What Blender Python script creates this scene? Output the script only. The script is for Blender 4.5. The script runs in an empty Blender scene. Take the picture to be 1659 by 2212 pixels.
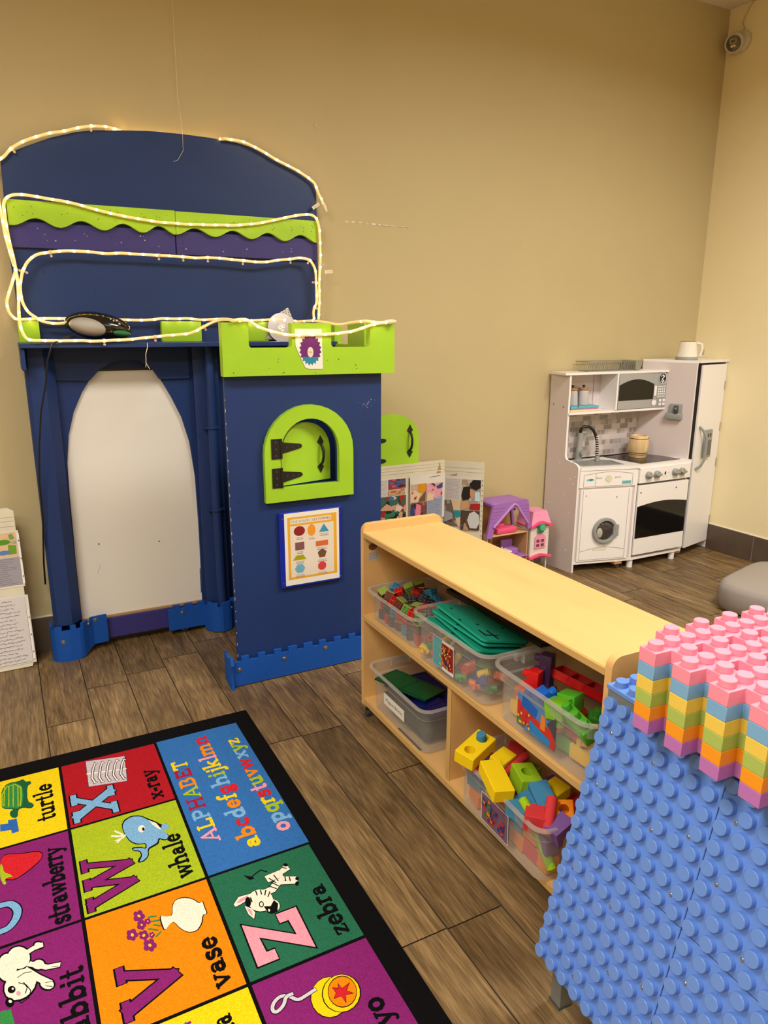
import bpy, bmesh, math, random
from mathutils import Matrix, Vector, Euler
from mathutils.geometry import tessellate_polygon
PI = math.pi
SC = bpy.context.scene
COL = SC.collection
random.seed(7)

# ------------------------------------------------------------------ camera
CAM_H = 1.3
YW, XR, ZC, ZB = 3.089, 3.720, 2.960, 0.149          # back wall, right wall, ceiling, baseboard top
PITCH, YAW, ROLL = 0.2502, 0.4826, 0.00322
cam_d = bpy.data.cameras.new('camera'); cam = bpy.data.objects.new('camera', cam_d); COL.objects.link(cam)
fw = Vector((math.sin(YAW)*math.cos(PITCH), math.cos(YAW)*math.cos(PITCH), -math.sin(PITCH)))
rt = Vector((math.cos(YAW), -math.sin(YAW), 0)); up = rt.cross(fw)
rt2 = math.cos(ROLL)*rt + math.sin(ROLL)*up; up2 = -math.sin(ROLL)*rt + math.cos(ROLL)*up
cam.matrix_world = Matrix(((rt2.x, up2.x, -fw.x, 0), (rt2.y, up2.y, -fw.y, 0), (rt2.z, up2.z, -fw.z, CAM_H), (0, 0, 0, 1)))
cam_d.sensor_fit = 'VERTICAL'; cam_d.sensor_height = 36.0; cam_d.lens = 1567.1/2212*36
cam_d.clip_start = 0.02
SC.camera = cam

# ------------------------------------------------------------------ light and exposure
SC.view_settings.view_transform = 'Standard'; SC.view_settings.look = 'None'
SC.view_settings.gamma = 1; SC.view_settings.use_curve_mapping = False
SC.view_settings.exposure = 0.2
w = bpy.data.worlds.new('world'); SC.world = w; w.use_nodes = True
w.node_tree.nodes['Background'].inputs[0].default_value = (1, .9, .75, 1)
w.node_tree.nodes['Background'].inputs[1].default_value = 0.05
def area(name, loc, sx, sy, power, col=(1, .96, .89), spread=PI):
    l = bpy.data.lights.new(name, 'AREA'); l.shape = 'RECTANGLE'; l.size = sx; l.size_y = sy
    l.energy = power; l.color = col; l.spread = spread
    l.spread = 2.85
    o = bpy.data.objects.new(name, l); o.location = loc; COL.objects.link(o); return o
LP = [(-0.75, 0.95, 46), (2.45, 0.85, 68), (-0.75, -1.3, 40), (2.35, -1.3, 30), (-1.95, -.1, 34)]  # last entry is an added fill at far left, brightening the blue stud panels
for i, (x, y, pw) in enumerate(LP):
    area('ceiling_and_fill_light', (x, y, 2.925), 1.15, .55, pw)

# ------------------------------------------------------------------ materials
def lin(c):
    c /= 255.0
    return c/12.92 if c <= .04045 else ((c+.055)/1.055)**2.4
def L3(c): return (lin(c[0]), lin(c[1]), lin(c[2]), 1)
_m = {}
def mat(name, c, rough=.5, spec=.4, metal=0, bump=0, bscale=60, var=0, vscale=8, emit=0, ecol=None, coat=0, stretch=None):
    if name in _m: return _m[name]
    m = bpy.data.materials.new(name); m.use_nodes = True; nt = m.node_tree; N = nt.nodes; b = N['Principled BSDF']
    b.inputs['Base Color'].default_value = L3(c); b.inputs['Roughness'].default_value = rough
    b.inputs['Specular IOR Level'].default_value = spec; b.inputs['Metallic'].default_value = metal
    if coat: b.inputs['Coat Weight'].default_value = coat
    if emit:
        b.inputs['Emission Color'].default_value = L3(ecol or c); b.inputs['Emission Strength'].default_value = emit
    if bump or var:
        tc = N.new('ShaderNodeTexCoord'); mp = N.new('ShaderNodeMapping'); nt.links.new(tc.outputs['Object'], mp.inputs[0])
        if stretch: mp.inputs['Scale'].default_value = stretch
    if bump:
        n = N.new('ShaderNodeTexNoise'); n.inputs['Scale'].default_value = bscale; n.inputs['Detail'].default_value = 4
        nt.links.new(mp.outputs[0], n.inputs['Vector']); bp = N.new('ShaderNodeBump'); bp.inputs['Strength'].default_value = bump
        bp.inputs['Distance'].default_value = .002; nt.links.new(n.outputs[0], bp.inputs['Height']); nt.links.new(bp.outputs[0], b.inputs['Normal'])
    if var:
        n = N.new('ShaderNodeTexNoise'); n.inputs['Scale'].default_value = vscale; n.inputs['Detail'].default_value = 5
        nt.links.new(mp.outputs[0], n.inputs['Vector']); r = N.new('ShaderNodeValToRGB')
        a = L3(c); r.color_ramp.elements[0].position = .3; r.color_ramp.elements[1].position = .7
        r.color_ramp.elements[0].color = (a[0]*(1-var), a[1]*(1-var), a[2]*(1-var), 1)
        r.color_ramp.elements[1].color = (min(1, a[0]*(1+var)), min(1, a[1]*(1+var)), min(1, a[2]*(1+var)), 1)
        nt.links.new(n.outputs[0], r.inputs[0]); nt.links.new(r.outputs[0], b.inputs['Base Color'])
    _m[name] = m
    return m
def clear(name, c, alpha, rough=.25):
    """cloudy translucent plastic: a thin tinted film over a see-through one"""
    if name in _m: return _m[name]
    m = mat(name, c, rough, .5); nt = m.node_tree; N = nt.nodes
    t = N.new('ShaderNodeBsdfTransparent'); t.inputs[0].default_value = (.97, .97, .97, 1); x = N.new('ShaderNodeMixShader'); x.inputs[0].default_value = alpha
    nt.links.new(t.outputs[0], x.inputs[1]); nt.links.new(N['Principled BSDF'].outputs[0], x.inputs[2])
    nt.links.new(x.outputs[0], N['Material Output'].inputs['Surface'])
    return m

def mwood_floor():
    m = bpy.data.materials.new('wood_plank_tile'); m.use_nodes = True; nt = m.node_tree; N = nt.nodes; Lk = nt.links.new; b = N['Principled BSDF']
    b.inputs['Roughness'].default_value = .42; b.inputs['Specular IOR Level'].default_value = .35
    tc = N.new('ShaderNodeTexCoord'); at = N.new('ShaderNodeAttribute'); at.attribute_name = 'rnd'
    cb = N.new('ShaderNodeCombineXYZ'); mu = N.new('ShaderNodeMath'); mu.operation = 'MULTIPLY'; mu.inputs[1].default_value = 37
    Lk(at.outputs['Fac'], mu.inputs[0]); Lk(mu.outputs[0], cb.inputs[0]); Lk(mu.outputs[0], cb.inputs[2])
    ad = N.new('ShaderNodeVectorMath'); Lk(tc.outputs['Object'], ad.inputs[0]); Lk(cb.outputs[0], ad.inputs[1])
    def noise(sc, scale, det, dist=0):
        mp = N.new('ShaderNodeMapping'); mp.inputs['Scale'].default_value = sc; Lk(ad.outputs[0], mp.inputs[0])
        n = N.new('ShaderNodeTexNoise'); n.inputs['Scale'].default_value = scale; n.inputs['Detail'].default_value = det
        n.inputs['Distortion'].default_value = dist; Lk(mp.outputs[0], n.inputs['Vector']); return n
    g = noise((14, 1.1, 1), 3.2, 8, 1.6); f = noise((60, 3.5, 1), 4, 6, .3); k = noise((4.5, 1.8, 1), 1.6, 5, .8)
    r = N.new('ShaderNodeValToRGB'); e = r.color_ramp.elements
    e[0].position = .28; e[0].color = L3((68, 52, 33)); e[1].position = .74; e[1].color = L3((172, 142, 98))
    q = r.color_ramp.elements.new(.5); q.color = L3((122, 98, 66))
    mx = N.new('ShaderNodeMath'); mx.operation = 'MULTIPLY_ADD'; mx.inputs[1].default_value = .5; Lk(f.outputs[0], mx.inputs[0])
    h = N.new('ShaderNodeMath'); h.operation = 'MULTIPLY'; h.inputs[1].default_value = .5; Lk(g.outputs[0], h.inputs[0]); Lk(h.outputs[0], mx.inputs[2])
    Lk(mx.outputs[0], r.inputs[0])
    r2 = N.new('ShaderNodeValToRGB'); r2.color_ramp.elements[0].position = .33; r2.color_ramp.elements[0].color = (.58, .54, .48, 1)
    r2.color_ramp.elements[1].position = .6; r2.color_ramp.elements[1].color = (1.1, 1.1, 1.1, 1); Lk(k.outputs[0], r2.inputs[0])
    m1 = N.new('ShaderNodeMix'); m1.data_type = 'RGBA'; m1.blend_type = 'MULTIPLY'; m1.inputs[0].default_value = .8
    Lk(r.outputs[0], m1.inputs[6]); Lk(r2.outputs[0], m1.inputs[7])
    m2 = N.new('ShaderNodeMix'); m2.data_type = 'RGBA'; m2.blend_type = 'MULTIPLY'; m2.inputs[0].default_value = 1
    mr = N.new('ShaderNodeMapRange'); mr.inputs[3].default_value = .78; mr.inputs[4].default_value = 1.12; Lk(at.outputs['Fac'], mr.inputs[0])
    Lk(m1.outputs[2], m2.inputs[6]); Lk(mr.outputs[0], m2.inputs[7]); Lk(m2.outputs[2], b.inputs['Base Color'])
    bp = N.new('ShaderNodeBump'); bp.inputs['Strength'].default_value = .25; bp.inputs['Distance'].default_value = .002
    Lk(mx.outputs[0], bp.inputs['Height']); Lk(bp.outputs[0], b.inputs['Normal'])
    return m

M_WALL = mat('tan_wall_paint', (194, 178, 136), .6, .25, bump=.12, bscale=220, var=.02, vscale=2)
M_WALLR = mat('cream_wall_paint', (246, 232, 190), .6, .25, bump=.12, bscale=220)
M_CEIL = mat('ceiling_white', (232, 224, 205), .8, .2)
M_BASE = mat('brown_base_tile', (92, 78, 66), .4, .4, var=.1, vscale=12)
M_GROUT = mat('grout_grey', (70, 60, 48), .8, .1)
M_NAVY = mat('navy_paint', (30, 53, 106), .45, .35, bump=.15, bscale=30, var=.06, vscale=3)
M_NAVY2 = mat('violet_navy_paint', (58, 54, 122), .45, .35, bump=.1, bscale=30, var=.05, vscale=5)
M_GREEN = mat('lime_paint', (156, 200, 44), .4, .4, bump=.35, bscale=40, var=.05, vscale=7)
M_WB = mat('whiteboard_white', (238, 232, 222), .22, .5)
M_BLACK = mat('black_iron', (22, 20, 20), .4, .5)
M_FOAM = mat('blue_foam', (16, 78, 168), .65, .3, bump=.5, bscale=260)
M_STEEL = mat('steel', (190, 188, 180), .3, .5, 1)
M_MAPLE = mat('maple_laminate', (222, 176, 113), .38, .4, var=.08, vscale=11, stretch=(1, .16, 1))
M_MAPLE2 = mat('maple_edge', (204, 166, 104), .4, .4, var=.06, vscale=7, stretch=(1, .2, 1))
M_WHITE = mat('white_laminate', (242, 238, 238), .3, .45)
M_WHITE2 = mat('shaded_white_laminate', (216, 204, 204), .35, .4)  # white laminate again, with the shade on side and inner panels tinted in
M_GREY = mat('grey_plastic', (150, 152, 150), .4, .4)
M_DGREY = mat('dark_grey_plastic', (70, 70, 72), .4, .4)
M_BLK = mat('gloss_black', (12, 12, 13), .08, .5)
M_BLUEB = mat('periwinkle_plastic', (102, 143, 219), .35, .4)
M_ROPE = mat('rope_tube', (238, 214, 170), .3, .5, emit=.42, ecol=(255, 196, 104))
M_LED = mat('led_glow', (255, 240, 190), .4, .3, emit=75, ecol=(255, 205, 110))
M_CLEAR = clear('clear_bin_plastic', (212, 210, 204), .25, .22)
M_CLEARR = clear('clear_bin_rim', (216, 213, 206), .30, .3)
M_CLIP = mat('clip_plastic', (240, 225, 200), .35, .5)
M_PAPER = mat('paper', (230, 226, 218), .7, .2)
M_FOIL = mat('foil', (190, 185, 175), .25, .5, .9, bump=1, bscale=150)

# ------------------------------------------------------------------ mesh building
class MB:
    def __init__(s): s.bm = bmesh.new(); s.mats = []; s.M = Matrix.Identity(4)
    def mi(s, m):
        if m not in s.mats: s.mats.append(m)
        return s.mats.index(m)
    def put(s, verts, faces, m):
        i = s.mi(m); vs = [s.bm.verts.new(s.M @ Vector(v)) for v in verts]; out = []
        for f in faces:
            try: fc = s.bm.faces.new([vs[k] for k in f]); fc.material_index = i; out.append(fc)
            except ValueError: pass
        return vs, out
    def box(s, x0, y0, z0, x1, y1, z1, m, bev=0, seg=1):
        x0, x1 = sorted((x0, x1)); y0, y1 = sorted((y0, y1)); z0, z1 = sorted((z0, z1))
        v = [(x0, y0, z0), (x1, y0, z0), (x1, y1, z0), (x0, y1, z0), (x0, y0, z1), (x1, y0, z1), (x1, y1, z1), (x0, y1, z1)]
        vs, fs = s.put(v, [(0, 3, 2, 1), (4, 5, 6, 7), (0, 1, 5, 4), (1, 2, 6, 5), (2, 3, 7, 6), (3, 0, 4, 7)], m)
        if bev:
            ed = set(e for f in fs for e in f.edges)
            bmesh.ops.bevel(s.bm, geom=list(ed), offset=bev, segments=seg, profile=.5, affect='EDGES', material=-1)
        return s
    def cyl(s, p0, p1, r0, m, r1=None, seg=20, cap=True):
        r1 = r0 if r1 is None else r1; p0 = Vector(p0); p1 = Vector(p1); d = (p1-p0).normalized()
        a = d.orthogonal().normalized(); b = d.cross(a); v = []
        for p, r in ((p0, r0), (p1, r1)):
            for k in range(seg):
                t = 2*PI*k/seg; v.append(p+a*math.cos(t)*r+b*math.sin(t)*r)
        f = [(k, (k+1) % seg, seg+(k+1) % seg, seg+k) for k in range(seg)]
        if cap: f += [tuple(range(seg-1, -1, -1)), tuple(range(seg, 2*seg))]
        s.put(v, f, m); return s
    def lathe(s, c, prof, m, seg=24, axis=None):
        """prof = [(r, h)]; axis defaults to z"""
        c = Vector(c); d = Vector(axis or (0, 0, 1)).normalized(); a = d.orthogonal().normalized(); b = d.cross(a); v = []; f = []
        for r, h in prof:
            for k in range(seg):
                t = 2*PI*k/seg; v.append(c+d*h+(a*math.cos(t)+b*math.sin(t))*r)
        for j in range(len(prof)-1):
            for k in range(seg): f.append((j*seg+k, j*seg+(k+1) % seg, (j+1)*seg+(k+1) % seg, (j+1)*seg+k))
        n = len(prof)
        if prof[0][0] > 1e-5: f.append(tuple(range(seg-1, -1, -1)))
        if prof[-1][0] > 1e-5: f.append(tuple(range((n-1)*seg, n*seg)))
        s.put(v, f, m); return s
    def prism(s, poly, fn, m, depth):
        """poly in 2-D, fn(u, v, w) -> xyz, extruded w from 0 to depth; concave outlines welcome"""
        n = len(poly); v = [fn(p[0], p[1], 0) for p in poly]+[fn(p[0], p[1], depth) for p in poly]
        tr = tessellate_polygon([[Vector((p[0], p[1], 0)) for p in poly]])
        i = s.mi(m); vs = [s.bm.verts.new(s.M @ Vector(q)) for q in v]
        for t in tr:
            for off in (0, n):
                try: fc = s.bm.faces.new([vs[k+off] for k in t]); fc.material_index = i
                except ValueError: pass
        for k in range(n):
            try: fc = s.bm.faces.new([vs[k], vs[(k+1) % n], vs[n+(k+1) % n], vs[n+k]]); fc.material_index = i
            except ValueError: pass
        return s
    def ring(s, outer, inner, fn, m, depth):
        n = len(outer); v = [fn(*p, 0) for p in outer]+[fn(*p, 0) for p in inner]+[fn(*p, depth) for p in outer]+[fn(*p, depth) for p in inner]; f = []
        for k in range(n):
            j = (k+1) % n
            f += [(k, j, n+j, n+k), (2*n+k, 3*n+k, 3*n+j, 2*n+j), (k, 2*n+k, 2*n+j, j), (n+k, n+j, 3*n+j, 3*n+k)]
        s.put(v, f, m); return s
    def tube(s, pts, r, m, seg=8, cap=True):
        P = [Vector(p) for p in pts]; v = []; f = []; n = len(P); a = None
        for i in range(n):
            d = (P[min(i+1, n-1)]-P[max(i-1, 0)]).normalized()
            if a is None: a = d.orthogonal().normalized()
            a = (a-d*a.dot(d)).normalized(); b = d.cross(a)
            rr = r[i] if isinstance(r, (list, tuple)) else r
            for k in range(seg): t = 2*PI*k/seg; v.append(P[i]+a*math.cos(t)*rr+b*math.sin(t)*rr)
        for i in range(n-1):
            for k in range(seg): f.append((i*seg+k, i*seg+(k+1) % seg, (i+1)*seg+(k+1) % seg, (i+1)*seg+k))
        if cap: f += [tuple(range(seg-1, -1, -1)), tuple(range((n-1)*seg, n*seg))]
        s.put(v, f, m); return s
    def ball(s, c, r, m, sx=1, sy=1, sz=1, u=16, v=10):
        c = Vector(c); pr = [(c.x, c.y, c.z-r*sz)]; f = []
        for j in range(1, v):
            ph = -PI/2+PI*j/v
            for k in range(u): t = 2*PI*k/u; pr.append((c.x+r*sx*math.cos(ph)*math.cos(t), c.y+r*sy*math.cos(ph)*math.sin(t), c.z+r*sz*math.sin(ph)))
        pr.append((c.x, c.y, c.z+r*sz))
        for k in range(u): f.append((0, 1+(k+1) % u, 1+k))
        for j in range(v-2):
            for k in range(u): f.append((1+j*u+k, 1+j*u+(k+1) % u, 1+(j+1)*u+(k+1) % u, 1+(j+1)*u+k))
        for k in range(u): f.append((len(pr)-1, 1+(v-2)*u+k, 1+(v-2)*u+(k+1) % u))
        s.put(pr, f, m); return s
    def build(s, name, parent=None, smooth=True, angle=35, origin=None):
        bmesh.ops.recalc_face_normals(s.bm, faces=s.bm.faces[:])
        me = bpy.data.meshes.new(name); s.bm.to_mesh(me); s.bm.free()
        for m in s.mats: me.materials.append(m)
        if smooth:
            me.shade_smooth(); me.set_sharp_from_angle(angle=math.radians(angle))
        o = bpy.data.objects.new(name, me); COL.objects.link(o)
        if parent is not None:
            root = parent
            while root.parent is not None: root = root.parent
            me.transform(root.matrix_basis.inverted()); o.parent = parent
        elif origin is None:
            co = [v.co for v in me.vertices]
            c = Vector(((min(v.x for v in co)+max(v.x for v in co))/2, (min(v.y for v in co)+max(v.y for v in co))/2, min(v.z for v in co)))
            me.transform(Matrix.Translation(-c)); o.location = c
        return o
def tag(o, label, cat, group=None, kind=None):
    if label: o['label'] = label
    if cat: o['category'] = cat
    if group: o['group'] = group
    if kind: o['kind'] = kind
    return o
def root(name, loc, label, cat, group=None, rz=0):
    e = bpy.data.objects.new(name, None); e.location = loc; e.rotation_euler = (0, 0, rz); e.empty_display_size = .05; COL.objects.link(e)
    e.matrix_basis = Matrix.Translation(Vector(loc)) @ Matrix.Rotation(rz, 4, 'Z')
    return tag(e, label, cat, group)
def st(o): o['kind'] = 'structure'; return o
def copy_tree(o, parent=None):
    c = o.copy(); COL.objects.link(c)
    if parent is not None: c.parent = parent
    for ch in list(o.children): copy_tree(ch, c)
    return c
XZ = lambda y: (lambda u, v, w: (u, y+w, v))            # outline in a wall-parallel plane, depth towards the wall
def frame(p, q, z=0):
    """local x runs p->q, local y goes back from the viewer, z up"""
    return Matrix.Translation((p[0], p[1], z)) @ Matrix.Rotation(math.atan2(q[1]-p[1], q[0]-p[0]), 4, 'Z')

# flat prints: thin layers laid on a surface
class Flat:
    def __init__(s, mb, O, U, V, N, step=.00012):
        s.mb = mb; s.O = Vector(O); s.U = Vector(U); s.V = Vector(V); s.N = Vector(N); s.k = 0; s.step = step; s.seg = step*.12
    def P(s, u, v, l): return s.O+s.U*u+s.V*v+s.N*l
    def lay(s): s.k += 1; return s.k*s.step
    def poly(s, pts, m, l=None):
        l = s.lay() if l is None else l
        tr = tessellate_polygon([[Vector((p[0], p[1], 0)) for p in pts]])
        s.mb.put([s.P(p[0], p[1], l) for p in pts], [tuple(t) for t in tr], m)
    def rect(s, u0, v0, u1, v1, m, l=None): s.poly([(u0, v0), (u1, v0), (u1, v1), (u0, v1)], m, l)
    def ell(s, u, v, a, b, m, n=20, rot=0, l=None):
        s.poly([(u+a*math.cos(2*PI*k/n+rot), v+b*math.sin(2*PI*k/n+rot)) for k in range(n)], m, l)
    def stroke(s, pts, wd, m, l=None):
        l = s.lay() if l is None else l
        h = wd/2
        for i in range(len(pts)-1):
            a = Vector(pts[i]); b = Vector(pts[i+1]); d = b-a
            if d.length < 1e-7: continue
            d.normalize(); n = Vector((-d.y, d.x)); e = d*h*.55
            if i == 0: a = a-e
            if i == len(pts)-2: b = b+e
            # mitre the joints so the segments share edges
            def cut(j, p, sg):
                if 0 < j < len(pts)-1:
                    d2 = (Vector(pts[j+1])-Vector(pts[j])).normalized(); d1 = (Vector(pts[j])-Vector(pts[j-1])).normalized()
                    t = d1+d2
                    if t.length > .45:
                        t.normalize(); nn = Vector((-t.y, t.x)); k = 1/max(.5, nn.dot(n)); return p+nn*h*k, p-nn*h*k
                return p+n*h, p-n*h
            a1, a2 = cut(i, a, 1); b1, b2 = cut(i+1, b, 1)
            s.mb.put([s.P(t.x, t.y, l+i*s.seg) for t in (a1, a2, b2, b1)], [(0, 1, 2, 3)], m)
    def text(s, txt, u, v, h, m, width=None, align='L', l=None, shear=0):
        """plain print in the built-in typeface"""
        l = s.lay() if l is None else l
        vs, fs, wd = txtmesh(txt); k = h; kx = h if width is None else width/wd
        off = {'L': 0, 'C': -wd*kx/2, 'R': -wd*kx}[align]
        s.mb.put([s.P(u+off+p[0]*kx+shear*p[1]*k, v+p[1]*k, l) for p in vs], fs, m)
_tx = {}
def txtmesh(t):
    if t in _tx: return _tx[t]
    c = bpy.data.curves.new('print', 'FONT'); c.body = t; c.size = 1; c.resolution_u = 2
    o = bpy.data.objects.new('print', c); COL.objects.link(o)
    me = o.to_mesh(); vs = [(v.co.x, v.co.y) for v in me.vertices]; fs = [tuple(p.vertices) for p in me.polygons]
    o.to_mesh_clear(); bpy.data.objects.remove(o); bpy.data.curves.remove(c)
    x0 = min(v[0] for v in vs); x1 = max(v[0] for v in vs); cap = .73
    vs = [((v[0]-x0)/cap, v[1]/cap) for v in vs]
    _tx[t] = (vs, fs, (x1-x0)/cap); return _tx[t]

# slab-serif alphabet for the rug: strokes on a unit grid (ascender 1, x-height .6)
def arc(cx, cy, rx, ry, a0, a1, n=9): return [(cx+rx*math.cos(math.radians(a0+(a1-a0)*k/n)), cy+ry*math.sin(math.radians(a0+(a1-a0)*k/n))) for k in range(n+1)]
def sf(x, y, h=.13): return ('s', [(x-h, y), (x+h, y)])
def stem(x, y0, y1, a=True, b=True): return [('t', [(x, y0), (x, y1)])]+([sf(x, y0+.03)] if a else [])+([('s', [(x-.13, y1-.03), (x, y1-.03)])] if b else [])
G = {
 'a': (.62, [('t', arc(.27, .2, .17, .15, 0, 360)), ('m', arc(.27, .42, .17, .13, 160, 0)+[(.44, .05)]), sf(.5, .04, .09)]),
 'b': (.64, stem(.14, 0, 1, False)+[('t', arc(.33, .29, .2, .26, 0, 360))]),
 'c': (.54, [('t', arc(.3, .3, .2, .27, 45, 315)), ('t', [(.42, .46), (.44, .5)])]),
 'd': (.64, stem(.48, 0, 1)+[('t', arc(.29, .29, .2, .26, 0, 360))]),
 'e': (.58, [('t', arc(.3, .3, .21, .27, 0, 320)), ('s', [(.1, .32), (.5, .32)])]),
 'f': (.44, [('t', [(.2, 0), (.2, .8)]+arc(.33, .8, .13, .17, 180, 60)), sf(.2, .03), ('s', [(.05, .57), (.38, .57)])]),
 'g': (.6, [('t', arc(.27, .36, .18, .2, 0, 360)), ('t', arc(.27, -.12, .2, .13, 0, 360)), ('s', [(.4, .52), (.55, .6)]), ('m', [(.16, .16), (.14, .04), (.3, .02)])]),
 'h': (.68, stem(.14, 0, 1)+[('t', arc(.33, .38, .19, .19, 170, 0)+[(.52, 0)]), sf(.52, .03)]),
 'i': (.34, stem(.17, 0, .6)+[('t', [(.17, .78), (.17, .88)])]),
 'j': (.34, [('t', [(.2, .6), (.2, -.15)]+arc(.08, -.15, .12, .12, 0, -120)), ('s', [(.07, .57), (.2, .57)]), ('t', [(.2, .78), (.2, .88)])]),
 'k': (.66, stem(.14, 0, 1)+[('m', [(.14, .25), (.48, .58)]), ('t', [(.27, .36), (.52, .03)]), sf(.52, .03, .1), sf(.48, .57, .1)]),
 'l': (.34, stem(.17, 0, 1)),
 'm': (.98, stem(.14, 0, .6)+[('t', arc(.31, .4, .17, .17, 170, 0)+[(.48, 0)]), ('t', arc(.65, .4, .17, .17, 170, 0)+[(.82, 0)]), sf(.48, .03, .1), sf(.82, .03)]),
 'n': (.68, stem(.14, 0, .6)+[('t', arc(.33, .38, .19, .19, 170, 0)+[(.52, 0)]), sf(.52, .03)]),
 'o': (.6, [('t', arc(.3, .3, .21, .27, 0, 360))]),
 'p': (.64, stem(.14, -.32, .6)+[('t', arc(.33, .3, .2, .26, 0, 360))]),
 'q': (.64, stem(.5, -.32, .6, True, False)+[('t', arc(.3, .3, .2, .26, 0, 360))]),
 'r': (.5, stem(.15, 0, .6)+[('t', arc(.33, .38, .18, .2, 170, 50))]),
 's': (.5, [('t', arc(.25, .44, .16, .13, 30, 250)+arc(.25, .16, .17, .15, 80, -150)), ('s', [(.39, .44), (.39, .58)]), ('s', [(.08, .02), (.08, .17)])]),
 't': (.42, [('t', [(.18, .85), (.18, .12)]+arc(.28, .12, .1, .1, 180, 320)), ('s', [(.04, .57), (.36, .57)])]),
 'u': (.68, [('t', [(.14, .6), (.14, .2)]+arc(.31, .2, .17, .17, 180, 350)), ('t', [(.5, .6), (.5, 0)]), ('s', [(.02, .57), (.14, .57)]), ('s', [(.38, .57), (.5, .57)]), ('s', [(.5, .03), (.62, .03)])]),
 'v': (.62, [('t', [(.1, .58), (.31, .03)]), ('m', [(.31, .03), (.52, .58)]), sf(.12, .57, .11), sf(.5, .57, .11)]),
 'w': (.9, [('t', [(.1, .58), (.28, .03)]), ('m', [(.28, .03), (.45, .56)]), ('t', [(.45, .56), (.62, .03)]), ('m', [(.62, .03), (.8, .58)]), sf(.12, .57, .1), sf(.45, .57, .08), sf(.78, .57, .1)]),
 'x': (.64, [('t', [(.12, .57), (.52, .03)]), ('m', [(.12, .03), (.52, .57)]), sf(.12, .57, .1), sf(.52, .57, .1), sf(.12, .03, .1), sf(.52, .03, .1)]),
 'y': (.62, [('t', [(.1, .58), (.32, .03)]), ('m', [(.54, .58), (.3, -.1)]+arc(.18, -.12, .1, .12, 0, -150)), sf(.12, .57, .11), sf(.52, .57, .11)]),
 'z': (.54, [('s', [(.08, .56), (.46, .56)]), ('t', [(.44, .55), (.1, .05)]), ('s', [(.08, .04), (.48, .04)]), ('s', [(.08, .43), (.08, .56)]), ('s', [(.48, .04), (.48, .17)])]),
 '-': (.42, [('t', [(.08, .3), (.34, .3)])]),
 'A': (.8, [('m', [(.1, .03), (.4, .97)]), ('t', [(.4, .97), (.7, .03)]), ('s', [(.2, .35), (.6, .35)]), sf(.1, .03), sf(.7, .03)]),
 'L': (.66, stem(.18, 0, 1)+[sf(.18, .97), ('t', [(.18, .05), (.6, .05), (.6, .28)])]),
 'P': (.7, stem(.18, 0, 1)+[('t', [(.18, .95)]+arc(.42, .71, .18, .23, 90, -90)+[(.18, .48)])]),
 'H': (.84, stem(.18, 0, 1)+stem(.66, 0, 1)+[('t', [(.18, .5), (.66, .5)]), sf(.18, .97), sf(.66, .97)]),
 'B': (.74, stem(.18, 0, 1)+[('t', [(.18, .95)]+arc(.42, .74, .16, .21, 90, -90)+arc(.44, .28, .2, .24, 90, -90)+[(.18, .05)])]),
 'E': (.7, stem(.18, 0, 1)+[('t', [(.62, .76), (.62, .95), (.18, .95)]), ('t', [(.18, .5), (.5, .5)]), ('t', [(.18, .05), (.64, .05), (.64, .26)])]),
 'T': (.74, [('t', [(.37, 0), (.37, .95)]), sf(.37, .03), ('t', [(.08, .78), (.08, .95), (.66, .95), (.66, .78)])]),
 'X': (.9, [('t', [(.17, .92), (.73, .08)]), ('m', [(.17, .08), (.73, .92)]), sf(.17, .93, .15), sf(.73, .93, .15), sf(.17, .07, .15), sf(.73, .07, .15)]),
 'W': (1.3, [('t', [(.14, .93), (.42, .08)]), ('m', [(.42, .08), (.65, .9)]), ('t', [(.65, .9), (.9, .08)]), ('m', [(.9, .08), (1.16, .93)]), sf(.15, .94, .14), sf(.65, .94, .12), sf(1.15, .94, .14)]),
 'V': (1.0, [('t', [(.16, .93), (.5, .08)]), ('m', [(.5, .08), (.84, .93)]), sf(.17, .94, .15), sf(.84, .94, .13)]),
 'Z': (.84, [('t', [(.1, .72), (.1, .93), (.72, .93), (.12, .07), (.76, .07), (.76, .3)])]),
}
def slab(fl, ch, u, v, kx, ky, m, extra=0, wt=.13, ln=None):
    adv, st_ = G[ch]; l = fl.lay() if ln is None else ln
    for q, (kind, pts) in enumerate(st_):
        l += fl.seg*3
        wd = {'t': wt, 'm': wt*.72, 's': wt*.55}[kind]*min(kx, ky)+extra
        fl.stroke([(u+p[0]*kx, v+p[1]*ky) for p in pts], wd, m, l)
    return adv


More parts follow.
